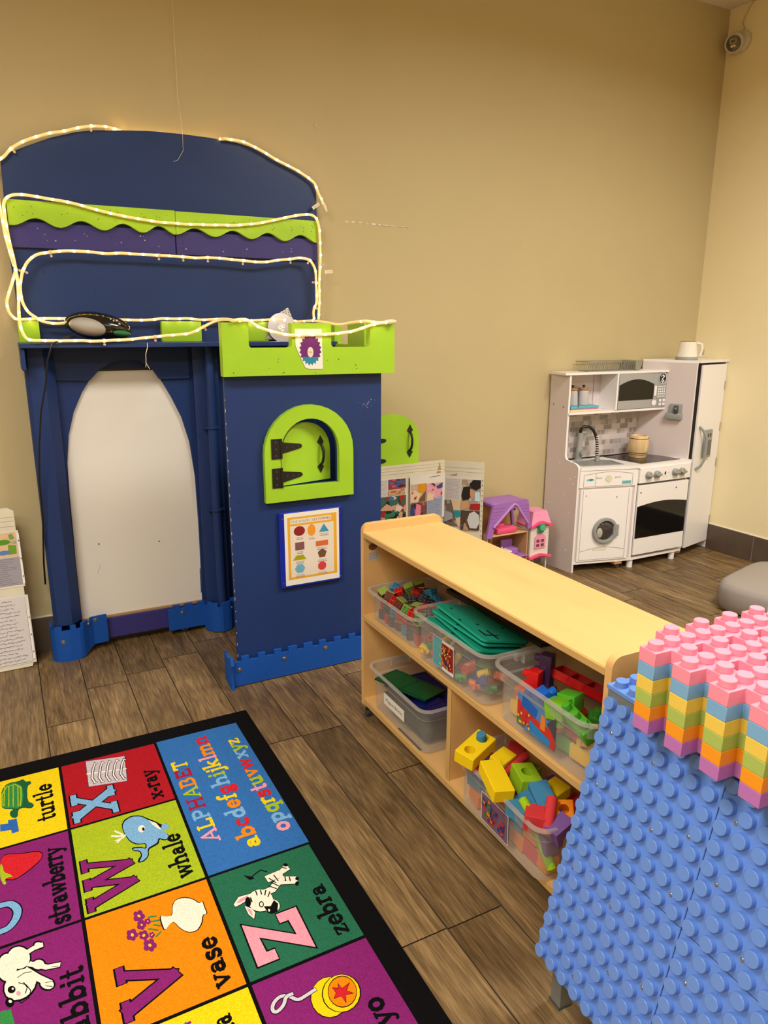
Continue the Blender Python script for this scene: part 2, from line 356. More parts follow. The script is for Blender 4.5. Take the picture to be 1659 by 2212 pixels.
RUG=[('p','dgreen',0,[(-81,2143),(-70,2150),(-62,2129),(-51,2130),(-48,2113),(-60,2106),(-62,2028),(-48,2010),(-47,1996),(-55,1989),(-73,2003),(-85,2001),(-88,1981),(-104,1982),(-108,1994),(-95,2006),(-125,2023),(-128,2063),(-126,2118),(-111,2147)]),('p','green',0,[(-126,2031),(-127,2094),(-117,2138),(-93,2142),(-73,2113),(-71,2065),(-76,2016),(-88,2007)]),('l','lime',4,[(-126,2040),(-125,2093),(-113,2129),(-91,2131),(-77,2108),(-77,2060),(-81,2015)]),('l','lime',3,[(-118,2130),(-121,2034)]),('l','lime',3,[(-107,2127),(-109,2028)]),('l','lime',3,[(-96,2125),(-98,2022)]),('l','lime',3,[(-84,2122),(-86,2016)]),('e','dgreen',0,[(-97,1985),(-97,2004),(-87,1979)]),('p','blue2',0,[(-131,1954),(-112,1948),(-112,1963),(-91,1961),(-87,1901),(-104,1899),(-105,1916),(-131,1922)]),('p','lilac',0,[(103,2160),(214,2135),(201,1998),(97,2020)]),('l','black',1.5,[(103,2160),(214,2135),(201,1998),(97,2020),(103,2160)]),('l','white',6,[(100,2089),(207,2063)]),('l','black',9,[(115,2086),(120,2111),(128,2135),(132,2129)]),('l','white',4.5,[(115,2086),(120,2111),(128,2135),(132,2129)]),('l','black',9,[(115,2086),(111,2061),(116,2032),(121,2033)]),('l','white',4.5,[(115,2086),(111,2061),(116,2032),(121,2033)]),('l','black',9,[(135,2081),(140,2107),(148,2131),(152,2125)]),('l','white',4.5,[(135,2081),(140,2107),(148,2131),(152,2125)]),('l','black',9,[(135,2081),(130,2057),(135,2027),(140,2029)]),('l','white',4.5,[(135,2081),(130,2057),(135,2027),(140,2029)]),('l','black',9,[(155,2077),(160,2102),(168,2126),(172,2121)]),('l','white',4.5,[(155,2077),(160,2102),(168,2126),(172,2121)]),('l','black',9,[(155,2077),(150,2052),(155,2023),(159,2024)]),('l','white',4.5,[(155,2077),(150,2052),(155,2023),(159,2024)]),('l','black',9,[(174,2072),(180,2098),(189,2122),(192,2116)]),('l','white',4.5,[(174,2072),(180,2098),(189,2122),(192,2116)]),('l','black',9,[(174,2072),(169,2048),(174,2019),(179,2020)]),('l','white',4.5,[(174,2072),(169,2048),(174,2019),(179,2020)]),('l','black',9,[(194,2068),(200,2093),(209,2117),(213,2112)]),('l','white',4.5,[(194,2068),(200,2093),(209,2117),(213,2112)]),('l','black',9,[(194,2068),(189,2043),(194,2014),(198,2015)]),('l','white',4.5,[(194,2068),(189,2043),(194,2014),(198,2015)]),('p','black',0,[(155,1798),(164,1821),(186,1831),(209,1820),(225,1796),(241,1774),(253,1752),(263,1757),(269,1740),(257,1728),(246,1735),(261,1705),(259,1689),(245,1688),(235,1701),(231,1683),(217,1678),(203,1673),(200,1648),(185,1634),(172,1635),(172,1647),(183,1660),(181,1677),(167,1685),(165,1701),(187,1693),(197,1682),(200,1700),(181,1703),(165,1724),(157,1762)]),('p','sky',0,[(157,1795),(166,1816),(186,1826),(208,1816),(223,1792),(236,1766),(249,1739),(259,1704),(257,1691),(246,1692),(234,1707),(228,1689),(216,1684),(201,1678),(198,1650),(183,1638),(174,1638),(186,1659),(183,1680),(169,1687),(168,1695),(186,1689),(199,1677),(203,1701),(182,1707),(167,1727),(159,1762)]),('e','sky',0,[(258,1742),(261,1755),(267,1737)]),('p','cream',0,[(224,1790),(240,1768),(248,1735),(240,1743),(230,1766)]),('e','cream',0,[(201,1763),(204,1778),(209,1759)]),('e','black',0,[(205,1759),(206,1766),(208,1757)]),('l','cream',8,[(158,1755),(143,1759),(127,1769)]),('l','cream',6,[(154,1750),(133,1744)]),('l','cream',6,[(153,1762),(137,1786)]),('l','cream',6,[(147,1747),(136,1736)]),('p','black',0,[(-121,1824),(-90,1808),(-47,1799),(-35,1781),(-41,1757),(-72,1728),(-101,1711),(-123,1723),(-133,1748),(-132,1805)]),('p','sred',0,[(-121,1821),(-90,1805),(-48,1795),(-37,1780),(-42,1760),(-72,1732),(-101,1714),(-123,1727),(-133,1751),(-132,1802)]),('p','lime',0,[(-132,1790),(-127,1781),(-124,1752),(-112,1740),(-104,1725),(-118,1731),(-123,1723),(-119,1709),(-125,1705),(-133,1736)]),('l','dred',2,[(-80,1781),(-77,1782)]),('l','dred',2,[(-70,1782),(-67,1783)]),('l','dred',2,[(-91,1768),(-88,1769)]),('l','dred',2,[(-63,1760),(-61,1761)]),('l','dred',2,[(-98,1754),(-96,1755)]),('l','dred',2,[(-85,1750),(-82,1751)]),('l','dred',2,[(-76,1760),(-73,1761)]),('l','dred',2,[(-57,1778),(-54,1779)]),('l','dred',2,[(-92,1733),(-89,1734)]),('l','dred',2,[(-106,1740),(-103,1741)]),('l','black',24,[(-134,1556),(-117,1557),(-101,1580),(-97,1609),(-111,1636),(-130,1639)]),('l','sky',18,[(-134,1556),(-117,1557),(-101,1580),(-97,1609),(-111,1636),(-130,1639)]),('e','black',0,[(-122,1447),(-121,1489),(-101,1437)]),('e','black',0,[(-99,1390),(-98,1433),(-67,1385)]),('e','black',0,[(-100,1462),(-99,1498),(-76,1450)]),('l','black',20.0,[(-100,1462),(-71,1474),(-56,1475)]),('l','black',19,[(-80,1434),(-49,1409),(-27,1404)]),('l','black',21,[(-89,1422),(-67,1390),(-48,1367)]),('e','black',0,[(-51,1365),(-50,1382),(-36,1357)]),('e','black',0,[(-61,1478),(-61,1491),(-50,1472)]),('e','black',0,[(-64,1424),(-63,1441),(-50,1419)]),('e','cream',0,[(-122,1447),(-121,1484),(-104,1438)]),('e','cream',0,[(-99,1390),(-98,1428),(-70,1387)]),('e','cream',0,[(-100,1462),(-99,1493),(-79,1451)]),('l','cream',14.0,[(-100,1462),(-71,1474),(-56,1475)]),('l','cream',13,[(-80,1434),(-49,1409),(-27,1404)]),('l','cream',15,[(-89,1422),(-67,1390),(-48,1367)]),('e','cream',0,[(-51,1365),(-51,1378),(-39,1358)]),('e','cream',0,[(-61,1478),(-61,1486),(-53,1474)]),('e','cream',0,[(-64,1424),(-64,1437),(-53,1420)]),('e','black',0,[(-119,1354),(-119,1366),(-111,1350)]),('e','cream',0,[(-118,1356),(-118,1360),(-115,1354)]),('e','black',0,[(-115,1384),(-114,1393),(-108,1380)]),('e','cream',0,[(-113,1385),(-113,1388),(-111,1384)]),('l','black',2,[(-102,1395),(-89,1383),(-81,1364),(-85,1348),(-98,1342),(-102,1347)]),('l','black',2,[(-93,1391),(-87,1375),(-91,1362)]),('l','black',2,[(-104,1409),(-92,1415),(-78,1412)]),('e','pink',0,[(-103,1368),(-103,1374),(-99,1366)]),('l','black',1.6,[(-54,1370),(-42,1368)]),('l','black',1.6,[(-54,1362),(-42,1354)]),('l','black',1.6,[(-40,1405),(-28,1401)]),('p','green',0,[(-136,1341),(-117,1336),(-111,1296),(-136,1309)]),('p','black',0,[(185,1441),(197,1431),(211,1429),(216,1457),(227,1472),(245,1473),(263,1459),(276,1435),(284,1440),(283,1422),(284,1395),(274,1398),(266,1373),(250,1357),(231,1363),(218,1383),(210,1409),(201,1406),(186,1391),(183,1413)]),('p','cream',0,[(187,1440),(199,1430),(212,1428),(217,1455),(227,1470),(244,1470),(262,1457),(274,1434),(282,1439),(281,1422),(282,1396),(272,1399),(264,1375),(249,1359),(231,1365),(219,1384),(211,1409),(202,1407),(188,1392),(186,1413)]),('e','purple',0,[(151,1457),(152,1465),(156,1454)]),('e','purple',0,[(144,1450),(146,1457),(150,1447)]),('e','purple',0,[(137,1457),(138,1465),(142,1455)]),('e','purple',0,[(139,1470),(140,1478),(144,1467)]),('e','purple',0,[(148,1470),(149,1478),(153,1467)]),('e','yellow',0,[(144,1461),(144,1465),(147,1459)]),('e','purple',0,[(150,1429),(151,1435),(154,1427)]),('e','purple',0,[(145,1423),(146,1429),(149,1421)]),('e','purple',0,[(139,1429),(140,1436),(143,1427)]),('e','purple',0,[(141,1439),(142,1445),(145,1437)]),('e','purple',0,[(148,1439),(149,1445),(152,1437)]),('e','yellow',0,[(145,1432),(145,1435),(147,1431)]),('e','purple',0,[(129,1410),(130,1417),(134,1407)]),('e','purple',0,[(122,1403),(123,1410),(127,1400)]),('e','purple',0,[(115,1410),(116,1418),(120,1408)]),('e','purple',0,[(117,1422),(118,1430),(122,1420)]),('e','purple',0,[(125,1422),(127,1429),(131,1419)]),('e','yellow',0,[(122,1413),(122,1418),(125,1412)]),('e','purple',0,[(150,1397),(151,1404),(154,1395)]),('e','purple',0,[(145,1391),(146,1398),(149,1389)]),('e','purple',0,[(139,1398),(140,1404),(143,1396)]),('e','purple',0,[(140,1408),(141,1414),(145,1405)]),('e','purple',0,[(147,1407),(148,1414),(152,1405)]),('e','yellow',0,[(144,1400),(145,1404),(147,1399)]),('e','purple',0,[(159,1363),(160,1371),(164,1360)]),('e','purple',0,[(152,1356),(153,1363),(157,1353)]),('e','purple',0,[(144,1364),(146,1372),(150,1361)]),('e','purple',0,[(146,1376),(148,1384),(152,1373)]),('e','purple',0,[(156,1376),(157,1384),(161,1373)]),('e','yellow',0,[(151,1367),(152,1371),(154,1365)]),('e','purple',0,[(163,1434),(163,1439),(165,1433)]),('e','purple',0,[(159,1431),(160,1435),(162,1429)]),('e','purple',0,[(155,1435),(156,1439),(158,1433)]),('e','purple',0,[(156,1441),(157,1445),(159,1440)]),('e','purple',0,[(161,1441),(162,1445),(164,1440)]),('e','yellow',0,[(159,1436),(159,1439),(160,1436)]),('e','purple',0,[(163,1392),(164,1395),(166,1390)]),('e','purple',0,[(160,1388),(161,1392),(163,1387)]),('e','purple',0,[(157,1392),(158,1396),(159,1391)]),('e','purple',0,[(158,1398),(159,1401),(160,1396)]),('e','purple',0,[(162,1397),(163,1401),(164,1396)]),('e','yellow',0,[(160,1393),(161,1395),(162,1393)]),('l','green',4,[(163,1448),(179,1443)]),('l','green',4,[(165,1432),(183,1428)]),('l','green',4,[(169,1420),(181,1411)]),('l','green',4,[(157,1414),(174,1401)]),('l','green',4,[(168,1385),(179,1393)]),('l','purple',6,[(178,1146),(186,1148)]),('l','blue2',5,[(175,1147),(179,1150)]),('l','black',25,[(461,1417),(437,1398),(408,1396)]),('l','black',29,[(442,1436),(468,1438)]),('l','black',18,[(467,1435),(491,1454)]),('l','black',16,[(475,1440),(494,1446)]),('l','black',17,[(467,1423),(497,1407)]),('l','black',16,[(466,1408),(496,1395)]),('e','black',0,[(402,1379),(413,1413),(429,1365)]),('e','black',0,[(420,1350),(428,1370),(437,1341)]),('p','black',0,[(344,1398),(361,1414),(388,1411),(378,1392),(357,1387),(344,1385)]),('p','black',0,[(363,1379),(378,1363),(381,1348),(373,1331),(365,1351)]),('l','cream',22,[(461,1417),(437,1398),(408,1396)]),('l','cream',26,[(442,1436),(468,1438)]),('l','cream',15,[(467,1435),(491,1454)]),('l','cream',13,[(475,1440),(494,1446)]),('l','cream',14,[(467,1423),(497,1407)]),('l','cream',13,[(466,1408),(496,1395)]),('e','cream',0,[(402,1379),(413,1411),(428,1365)]),('e','cream',0,[(420,1350),(427,1369),(436,1342)]),('p','cream',0,[(343,1395),(360,1412),(388,1409),(379,1394),(357,1388),(345,1386)]),('p','cream',0,[(364,1379),(377,1364),(380,1349),(372,1333),(365,1351)]),('p','pink',0,[(349,1395),(362,1405),(382,1407),(374,1397),(359,1393)]),('p','pink',0,[(366,1372),(375,1361),(372,1341),(368,1352)]),('p','black',0,[(403,1358),(417,1351),(430,1365),(435,1350),(426,1330),(411,1329),(405,1338)]),('e','cream',0,[(410,1341),(411,1345),(412,1340)]),('l','black',3,[(401,1412),(400,1397)]),('l','black',3,[(412,1409),(410,1395)]),('l','black',3,[(423,1403),(416,1389)]),('l','black',3,[(430,1394),(421,1381)]),('l','black',3,[(434,1412),(447,1396)]),('l','black',3,[(443,1420),(455,1401)]),('l','black',3,[(442,1436),(452,1415)]),('l','black',3,[(456,1440),(459,1418)]),('l','black',3,[(483,1455),(491,1448)]),('l','black',3,[(478,1423),(475,1409)]),('l','black',3,[(487,1418),(485,1404)]),('l','black',3,[(384,1397),(383,1383)]),('e','black',0,[(400,1366),(403,1375),(405,1363)]),('e','cream',0,[(400,1366),(402,1372),(403,1364)]),('e','black',0,[(375,1387),(379,1402),(381,1384)]),('l','black',3,[(445,1459),(433,1472),(416,1465),(402,1456)]),('p','black',0,[(391,1474),(408,1459),(411,1451),(399,1453)]),('e','black',0,[(493,1460),(495,1465),(498,1457)]),('e','black',0,[(496,1389),(499,1395),(500,1387)]),('e','black',0,[(502,1404),(504,1409),(506,1402)]),('e','black',0,[(445,1075),(464,1117),(479,1057)]),('e','yellow',0,[(445,1075),(463,1116),(478,1058)]),('e','black',0,[(469,1072),(488,1111),(504,1054)]),('e','yellow',0,[(469,1072),(487,1110),(502,1055)]),('e','black',0,[(472,1074),(487,1107),(498,1060)]),('e','orange',0,[(472,1074),(486,1105),(497,1061)]),('p','black',0,[(472,1096),(474,1081),(495,1086),(481,1072),(491,1059),(475,1063),(468,1046),(465,1065),(449,1066),(459,1077),(457,1092),(467,1085)]),('p','sred',0,[(472,1093),(473,1080),(492,1084),(480,1073),(488,1061),(475,1064),(468,1050),(465,1066),(451,1067),(460,1077),(458,1090),(467,1083)]),('l','black',11,[(425,1103),(401,1098),(385,1096),(375,1112),(359,1122),(340,1113),(333,1098),(340,1090),(358,1099),(367,1115),(381,1115)]),('l','silver',8,[(425,1103),(401,1098),(385,1096),(375,1112),(359,1122),(340,1113),(333,1098),(340,1090),(358,1099),(367,1115),(381,1115)])]
WORDS=[('turtle', 'black', 0, [(1, 1914), (4, 2092), (-42, 1921)]), ('x-ray', 'black', 0, [(281, 1873), (282, 2026), (241, 1884)]), ('strawberry', 'black', 0, [(5, 1518), (9, 1792), (-32, 1525)]), ('whale', 'black', 0, [(284, 1532), (296, 1704), (247, 1534)]), ('vase', 'black', 0, [(281, 1194), (292, 1332), (246, 1198)]), ('rabbit', 'black', 0, [(15, 1186), (18, 1383), (-22, 1191)]), ('umbrella', 'black', 0, [(259, 969), (295, 1134), (225, 975)]), ('zebra', 'black', 0, [(549, 1202), (556, 1364), (512, 1206)]), ('yo-yo', 'black', 0, [(534, 880), (557, 1034), (500, 880)]), ('X', 'sky', 1, [(156, 1855), (162, 1987), (45, 1869)]), ('W', 'purple', 1, [(152, 1516), (162, 1649), (37, 1541)]), ('V', 'purple', 1, [(183, 1208), (193, 1284), (67, 1226)]), ('Z', 'pink', 1, [(459, 1206), (462, 1298), (340, 1223)]), ('ALPHABET', 'pink yellow sky dred lime orange dred yellow', 2, [(372, 1627), (379, 2031), (327, 1627)]), ('abcdefghijklmn', 'yellow orange sred sky orange yellow sred sky lime yellow yellow pink orange sred', 2, [(462, 1557), (465, 2137), (415, 1560)]), ('opqrstuvwxyz', 'pink sky lime yellow sred pink lime orange sred sky lime yellow', 2, [(548, 1581), (559, 2077), (508, 1583)])]
ROPES=[[(0.04,3.04,1.811),(0.075,3.04,1.847),(0.101,3.04,1.867),(0.128,3.04,1.896),(0.17,3.04,1.923),(0.213,3.04,1.942),(0.26,3.04,1.959),(0.301,3.04,1.969),(0.346,3.04,1.984),(0.393,3.04,1.996),(0.445,3.04,2.0),(0.477,3.07,2.004),(0.505,3.075,1.999)],[(0.867,3.075,2.008),(0.885,3.04,2.008),(0.903,3.04,2.008),(0.955,3.04,2.006),(1.002,3.04,1.992),(1.047,3.04,1.975),(1.091,3.04,1.955),(1.136,3.04,1.939),(1.182,3.04,1.922),(1.226,3.04,1.901),(1.257,3.04,1.881),(1.265,3.04,1.867),(1.277,3.04,1.841),(1.289,3.04,1.82),(1.299,3.04,1.799)],[(1.256,3.015,1.329),(1.262,3.015,1.407),(1.263,3.015,1.483),(1.269,3.015,1.558),(1.27,3.015,1.614),(1.269,3.015,1.661),(1.266,3.015,1.706),(1.254,3.015,1.738),(1.231,3.015,1.751),(1.186,3.015,1.748),(1.139,3.015,1.738),(1.092,3.015,1.726),(1.044,3.015,1.714),(0.993,3.015,1.702),(0.946,3.015,1.696),(0.899,3.015,1.689),(0.852,3.015,1.688),(0.805,3.015,1.685),(0.756,3.015,1.684),(0.706,3.015,1.682),(0.657,3.015,1.683),(0.61,3.015,1.683),(0.564,3.015,1.687),(0.512,3.015,1.692),(0.463,3.015,1.698),(0.415,3.015,1.706),(0.368,3.015,1.715),(0.319,3.015,1.726),(0.27,3.015,1.733),(0.233,3.015,1.736),(0.188,3.015,1.741),(0.147,3.015,1.744),(0.115,3.015,1.741),(0.093,3.015,1.729),(0.083,3.015,1.71),(0.082,3.015,1.68),(0.083,3.015,1.635),(0.087,3.015,1.581),(0.094,3.015,1.524),(0.096,3.015,1.488),(0.098,3.015,1.457),(0.095,3.015,1.401),(0.09,3.015,1.345),(0.09,3.015,1.313)],[(0.069,3.02,1.769),(0.068,3.02,1.71),(0.072,3.02,1.665),(0.076,3.02,1.604),(0.083,3.02,1.558),(0.091,3.02,1.512),(0.096,3.02,1.493),(0.079,3.02,1.446),(0.061,3.02,1.401),(0.055,3.02,1.377),(0.059,3.02,1.345),(0.076,3.02,1.324),(0.099,3.02,1.321),(0.163,3.02,1.325),(0.241,3.02,1.325),(0.338,3.02,1.323),(0.455,3.02,1.322),(0.506,3.02,1.321),(0.555,3.02,1.323),(0.594,3.02,1.328),(0.644,3.02,1.327),(0.694,3.02,1.329),(0.743,3.02,1.324),(0.796,3.02,1.326),(0.853,3.02,1.328),(0.911,3.02,1.321),(0.991,3.02,1.324),(1.072,3.02,1.328),(1.155,3.02,1.321)],[(1.14,2.98,1.319),(1.175,2.9,1.322),(1.191,2.85,1.32),(1.193,2.75,1.313),(1.181,2.62,1.306),(1.174,2.5,1.314),(1.201,2.44,1.319),(1.238,2.42,1.314),(1.271,2.4,1.316)],[(1.219,3.01,1.323),(1.232,3.01,1.329),(1.231,3.01,1.358),(1.236,3.01,1.379),(1.245,3.01,1.396),(1.247,3.01,1.425),(1.246,3.01,1.482),(1.245,3.01,1.52),(1.237,3.01,1.547),(1.217,3.01,1.571),(1.175,3.01,1.578),(1.132,3.01,1.571),(1.077,3.01,1.565),(1.029,3.01,1.556),(0.981,3.01,1.554),(0.929,3.01,1.557),(0.881,3.01,1.559),(0.834,3.01,1.562),(0.786,3.01,1.562),(0.738,3.01,1.559),(0.69,3.01,1.561),(0.646,3.01,1.562),(0.597,3.01,1.562),(0.549,3.01,1.563),(0.503,3.01,1.563),(0.456,3.01,1.564),(0.407,3.01,1.56),(0.358,3.01,1.563),(0.311,3.01,1.564),(0.264,3.01,1.563),(0.215,3.01,1.556),(0.17,3.01,1.546),(0.138,3.01,1.521),(0.119,3.01,1.489),(0.111,3.01,1.465),(0.104,3.01,1.433),(0.105,3.01,1.386),(0.119,3.01,1.35),(0.142,3.01,1.33),(0.169,3.01,1.313),(0.215,3.01,1.307),(0.247,3.01,1.311)],[(0.085,2.862,1.312),(0.087,2.862,1.286),(0.098,2.862,1.258),(0.118,2.862,1.25),(0.138,2.862,1.249),(0.209,2.862,1.248),(0.244,2.862,1.248),(0.282,2.862,1.248),(0.313,2.862,1.246),(0.353,2.862,1.247),(0.388,2.862,1.249),(0.425,2.862,1.25),(0.461,2.862,1.253),(0.495,2.862,1.257),(0.533,2.862,1.26),(0.576,2.862,1.265),(0.621,2.862,1.268),(0.67,2.862,1.275),(0.717,2.862,1.297),(0.715,2.75,1.31),(0.701,2.6,1.319),(0.706,2.5,1.322),(0.699,2.402,1.318),(0.725,2.402,1.321),(0.748,2.402,1.319),(0.768,2.402,1.307),(0.793,2.402,1.294),(0.843,2.402,1.28),(0.892,2.402,1.271),(0.938,2.402,1.271),(0.989,2.402,1.272),(1.04,2.402,1.274),(1.089,2.402,1.278),(1.136,2.402,1.285),(1.182,2.402,1.299),(1.227,2.402,1.31),(1.266,2.402,1.315)]]

# ------------------------------------------------------------------ the room
def floor_build():
    mb = MB(); g = M_GROUT; wd = mwood_floor(); X0, PW, LN = -.1368, .14748, .885
    x0, x1, y0, y1 = -2.6, XR, -2.6, YW
    mb.put([(x0, y0, -.004), (x1, y0, -.004), (x1, y1, -.004), (x0, y1, -.004)], [(0, 1, 2, 3)], g)
    mb.box(x0, y0, -.1, x1, y1, -.02, g)
    ends = {1: 2.439, 2: 2.66, 4: 2.79, 6: 2.001, 7: 1.691, 8: 2.33, 22: 2.64, 23: 2.43, 25: 2.772, 0: 3.05}
    rn = []; k = math.floor((x0-X0)/PW); rr = random.Random(3); nb = len(mb.bm.faces); hg = .0016
    while X0+k*PW < x1:
        a = max(x0, X0+k*PW+hg); b = min(x1, X0+(k+1)*PW-hg); e = ends.get(k, rr.uniform(0, LN)+2)
        ys = sorted([e+j*LN for j in range(-9, 4)]); ys = [y for y in ys if y0 < y < y1]
        ys = [y0]+ys+[y1]
        for j in range(len(ys)-1):
            if b-a > .004:
                mb.put([(a, ys[j]+hg, 0), (b, ys[j]+hg, 0), (b, ys[j+1]-hg, 0), (a, ys[j+1]-hg, 0)], [(0, 1, 2, 3)], wd); rn.append(rr.random())
        k += 1
    for f in mb.bm.faces[:] if False else []: pass
    me = bpy.data.meshes.new('floor'); mb.bm.to_mesh(me); mb.bm.free()
    for m in mb.mats: me.materials.append(m)
    at = me.attributes.new('rnd', 'FLOAT', 'FACE')
    for i in range(len(me.polygons)): at.data[i].value = rn[i-nb] if i >= nb else 0
    o = bpy.data.objects.new('floor', me); COL.objects.link(o); return st(o)
floor_build()
def slabw(name, a, m):
    mb = MB(); mb.box(*a, m); return st(mb.build(name, smooth=False))
wb = slabw('wall_back', (-2.6, YW, 0, XR+.1, YW+.1, ZC+.1), M_WALL)
wr = slabw('wall_right', (XR, -2.6, 0, XR+.1, YW, ZC+.1), M_WALLR)
slabw('wall_left', (-2.7, -2.6, 0, -2.6, YW+.1, ZC+.1), M_WALL)
slabw('wall_front', (-2.7, -2.7, 0, XR+.1, -2.6, ZC+.1), M_WALL)
slabw('ceiling', (-2.7, -2.7, ZC, XR+.1, YW+.1, ZC+.1), M_CEIL)
def baseboard(name, horiz):
    mb = MB(); n = 9; T = .6
    L0, L1 = -2.6, (XR if horiz else YW)
    mb2 = []
    k = L1 if not horiz else L0+.05
    pos = [L0]+[p for p in ([-2.27+T*i for i in range(12)] if horiz else [2.54-T*i for i in range(12)][::-1]) if L0 < p < L1]+[L1]
    for a, b in zip(pos[:-1], pos[1:]):
        if horiz: mb.box(a+.001, YW-.011, 0, b-.001, YW, ZB, M_BASE, .0015)
        else: mb.box(XR-.011, a+.001, 0, XR, b-.001, ZB, M_BASE, .0015)
    if horiz:
        mb.box(L0, YW-.0085, 0, L1, YW, ZB-.002, M_PAPER); mb.box(L0, YW-.006, ZB, L1, YW, ZB+.004, M_PAPER)
    else:
        mb.box(XR-.0085, L0, 0, XR, L1, ZB-.002, M_PAPER); mb.box(XR-.006, L0, ZB, XR, L1, ZB+.003, M_PAPER)
    return st(mb.build(name))
baseboard('baseboard_back', True); baseboard('baseboard_right', False)
# paint chips on the back wall
mb = MB(); fl = Flat(mb, (0, YW, 0), (1, 0, 0), (0, 0, 1), (0, -1, 0), .0004); mch = mat('bare_plaster', (226, 216, 196), .8, .1); rr = random.Random(5)
for x, z, a, b in [(1.43, 1.746, .008, .003), (1.46, 1.747, .009, .004), (1.495, 1.746, .008, .003), (1.53, 1.743, .005, .003), (1.56, 1.743, .013, .005), (1.59, 1.742, .008, .004), (1.62, 1.742, .02, .002), (1.66, 1.741, .02, .0018), (1.70, 1.741, .015, .0015), (1.735, 1.741, .006, .002), (1.289, 2.113, .002, .006), (.0, .5, .004, .004), (2.391, 1.728, .0008, .015), (1.09, .62, .003, .003)]:
    fl.ell(x, z, a, b, mch, 9)
mb.build('paint_chip', wb)
for (x, y, pw) in LP:  # out-of-view fixtures, one of them housing the added far-left fill
    t = root('ceiling_panel', (x, y, 2.925), 'unseen flat square ceiling light panel overhead', 'ceiling light', 'ceiling light panels')
    mb = MB(); mb.ring([(-.64, -.34), (.64, -.34), (.64, .34), (-.64, .34)], [(-.59, -.29), (.59, -.29), (.59, .29), (-.59, .29)], lambda u, v, q: (x+u, y+v, 2.93+q), M_WHITE, .029); mb.build('frame', t)
    mb = MB(); mb.box(x-.59, y-.29, 2.945, x+.59, y+.29, 2.955, mat('diffuser_white', (240, 236, 226), .6, .2)); mb.build('diffuser', t)

# ------------------------------------------------------------------ the alphabet rug
RC = {'black': (10, 9, 11), 'yellow': (236, 204, 20), 'red': (172, 24, 36), 'lime': (166, 186, 34), 'purple': (132, 34, 108), 'orange': (240, 134, 12),
      'green': (52, 134, 66), 'dgreen': (28, 92, 58), 'blue2': (48, 100, 178), 'sky': (122, 172, 214), 'cream': (240, 230, 208), 'white': (242, 236, 226), 'lilac': (200, 184, 196),
      'sred': (206, 34, 44), 'dred': (160, 28, 56), 'pink': (238, 152, 168), 'silver': (206, 200, 206), 'blue': (50, 108, 178), 'forest': (38, 104, 76), 'border': (11, 10, 12)}
def rm(n): return mat('rug_pile_'+n, tuple(c*.94 for c in RC[n]), .95, .08, bump=.9, bscale=520, var=.24, vscale=420)
mb = MB(); mb.box(-1.75, .2, 0, .632, 2.238, .008, rm('border'), .003)
fl = Flat(mb, (0, 0, .0082), (1, 0, 0), (0, 1, 0), (0, 0, 1), .000007)
fl.seg = 1.2e-6
fl.rect(-1.7, .25, .578, 2.180, rm('black'))
XS = [-1.378, -1.096, -.814, -.532, -.25, .031, .311, .576]; YS = [2.168, 1.848, 1.508, 1.176, .842, .5, .26]
cells = {(5, 0): 'red', (5, 1): 'lime', (5, 2): 'orange', (5, 3): 'yellow', (5, 4): 'green', (6, 2): 'forest', (6, 3): 'purple', (6, 4): 'sred', (4, 0): 'yellow', (4, 1): 'purple', (4, 2): 'purple', (4, 3): 'lime', (4, 4): 'orange'}
l = fl.lay(); rr = random.Random(2)
for i in range(7):
    for j in range(5):
        if i == 6 and j in (0, 1): continue
        c = cells.get((i, j)) or rr.choice(['red', 'lime', 'orange', 'yellow', 'blue', 'purple', 'forest'])
        fl.rect(XS[i]+.004, YS[j+1]+.004, XS[i+1]-.004, YS[j]-.004, rm(c), l)
fl.rect(.315, 1.512, .576, 2.168, rm('blue'), l)
def chaikin(P):
    o = []
    for i in range(len(P)):
        a, b = Vector(P[i]), Vector(P[(i+1) % len(P)]); o += [tuple(a*.78+b*.22), tuple(a*.22+b*.78)]
    return o
for k, c, wd, pts in RUG:
    p = [(a/1000, b/1000) for a, b in pts]
    if k == 'p': fl.poly(chaikin(p) if len(p) > 8 and len(p) != 12 else p, rm(c))
    elif k == 'l' and wd >= 8 and len(p) > 4:
        for _ in range(2): p = [p[0]]+[q for i in range(len(p)-1) for q in (tuple(Vector(p[i])*.75+Vector(p[i+1])*.25), tuple(Vector(p[i])*.25+Vector(p[i+1])*.75))]+[p[-1]]
        fl.stroke(p, wd*.0009, rm(c))
    elif k == 'l': fl.stroke(p, wd*.0009, rm(c))
    else:
        a = Vector(p[1])-Vector(p[0]); b = Vector(p[2])-Vector(p[0]); l = fl.lay()
        fl.poly([tuple(Vector(p[0])+a*math.cos(t*PI/9)+b*math.sin(t*PI/9)) for t in range(18)], rm(c), l)
def rugtext(txt, xb, y0, y1, h, cols, big=False, wt=.13, sx=None):
    """text reads towards +y with its feet towards +x"""
    tot = sum(G[c][0] for c in txt); k = (y1-y0)/tot
    g = Flat(mb, (xb, y0, fl.O.z), (0, 1, 0), (-1, 0, 0), (0, 0, 1), fl.step); u = 0; g.seg = 1.2e-6; TL0 = 40*7e-6
    cs = cols.split()
    for i, ch in enumerate(txt):
        m = rm(cs[i % len(cs)])
        if big: slab(g, ch, u, 0, k, h, rm('black'), .0075, wt, TL0)
        slab(g, ch, u, 0, k, h, m, 0, wt, TL0+5e-5); u += G[ch][0]*k
for txt, cols, big, (bl, br, tl) in WORDS:
    if big == 1: continue
    if big == 0: rugtext(txt, bl[0]/1000, bl[1]/1000, br[1]/1000, .047, cols, wt=.19)
    else: rugtext(txt, (bl[0]+br[0])/2000, bl[1]/1000, br[1]/1000, .05 if txt[0] != 'A' else .042, cols, wt=.21)
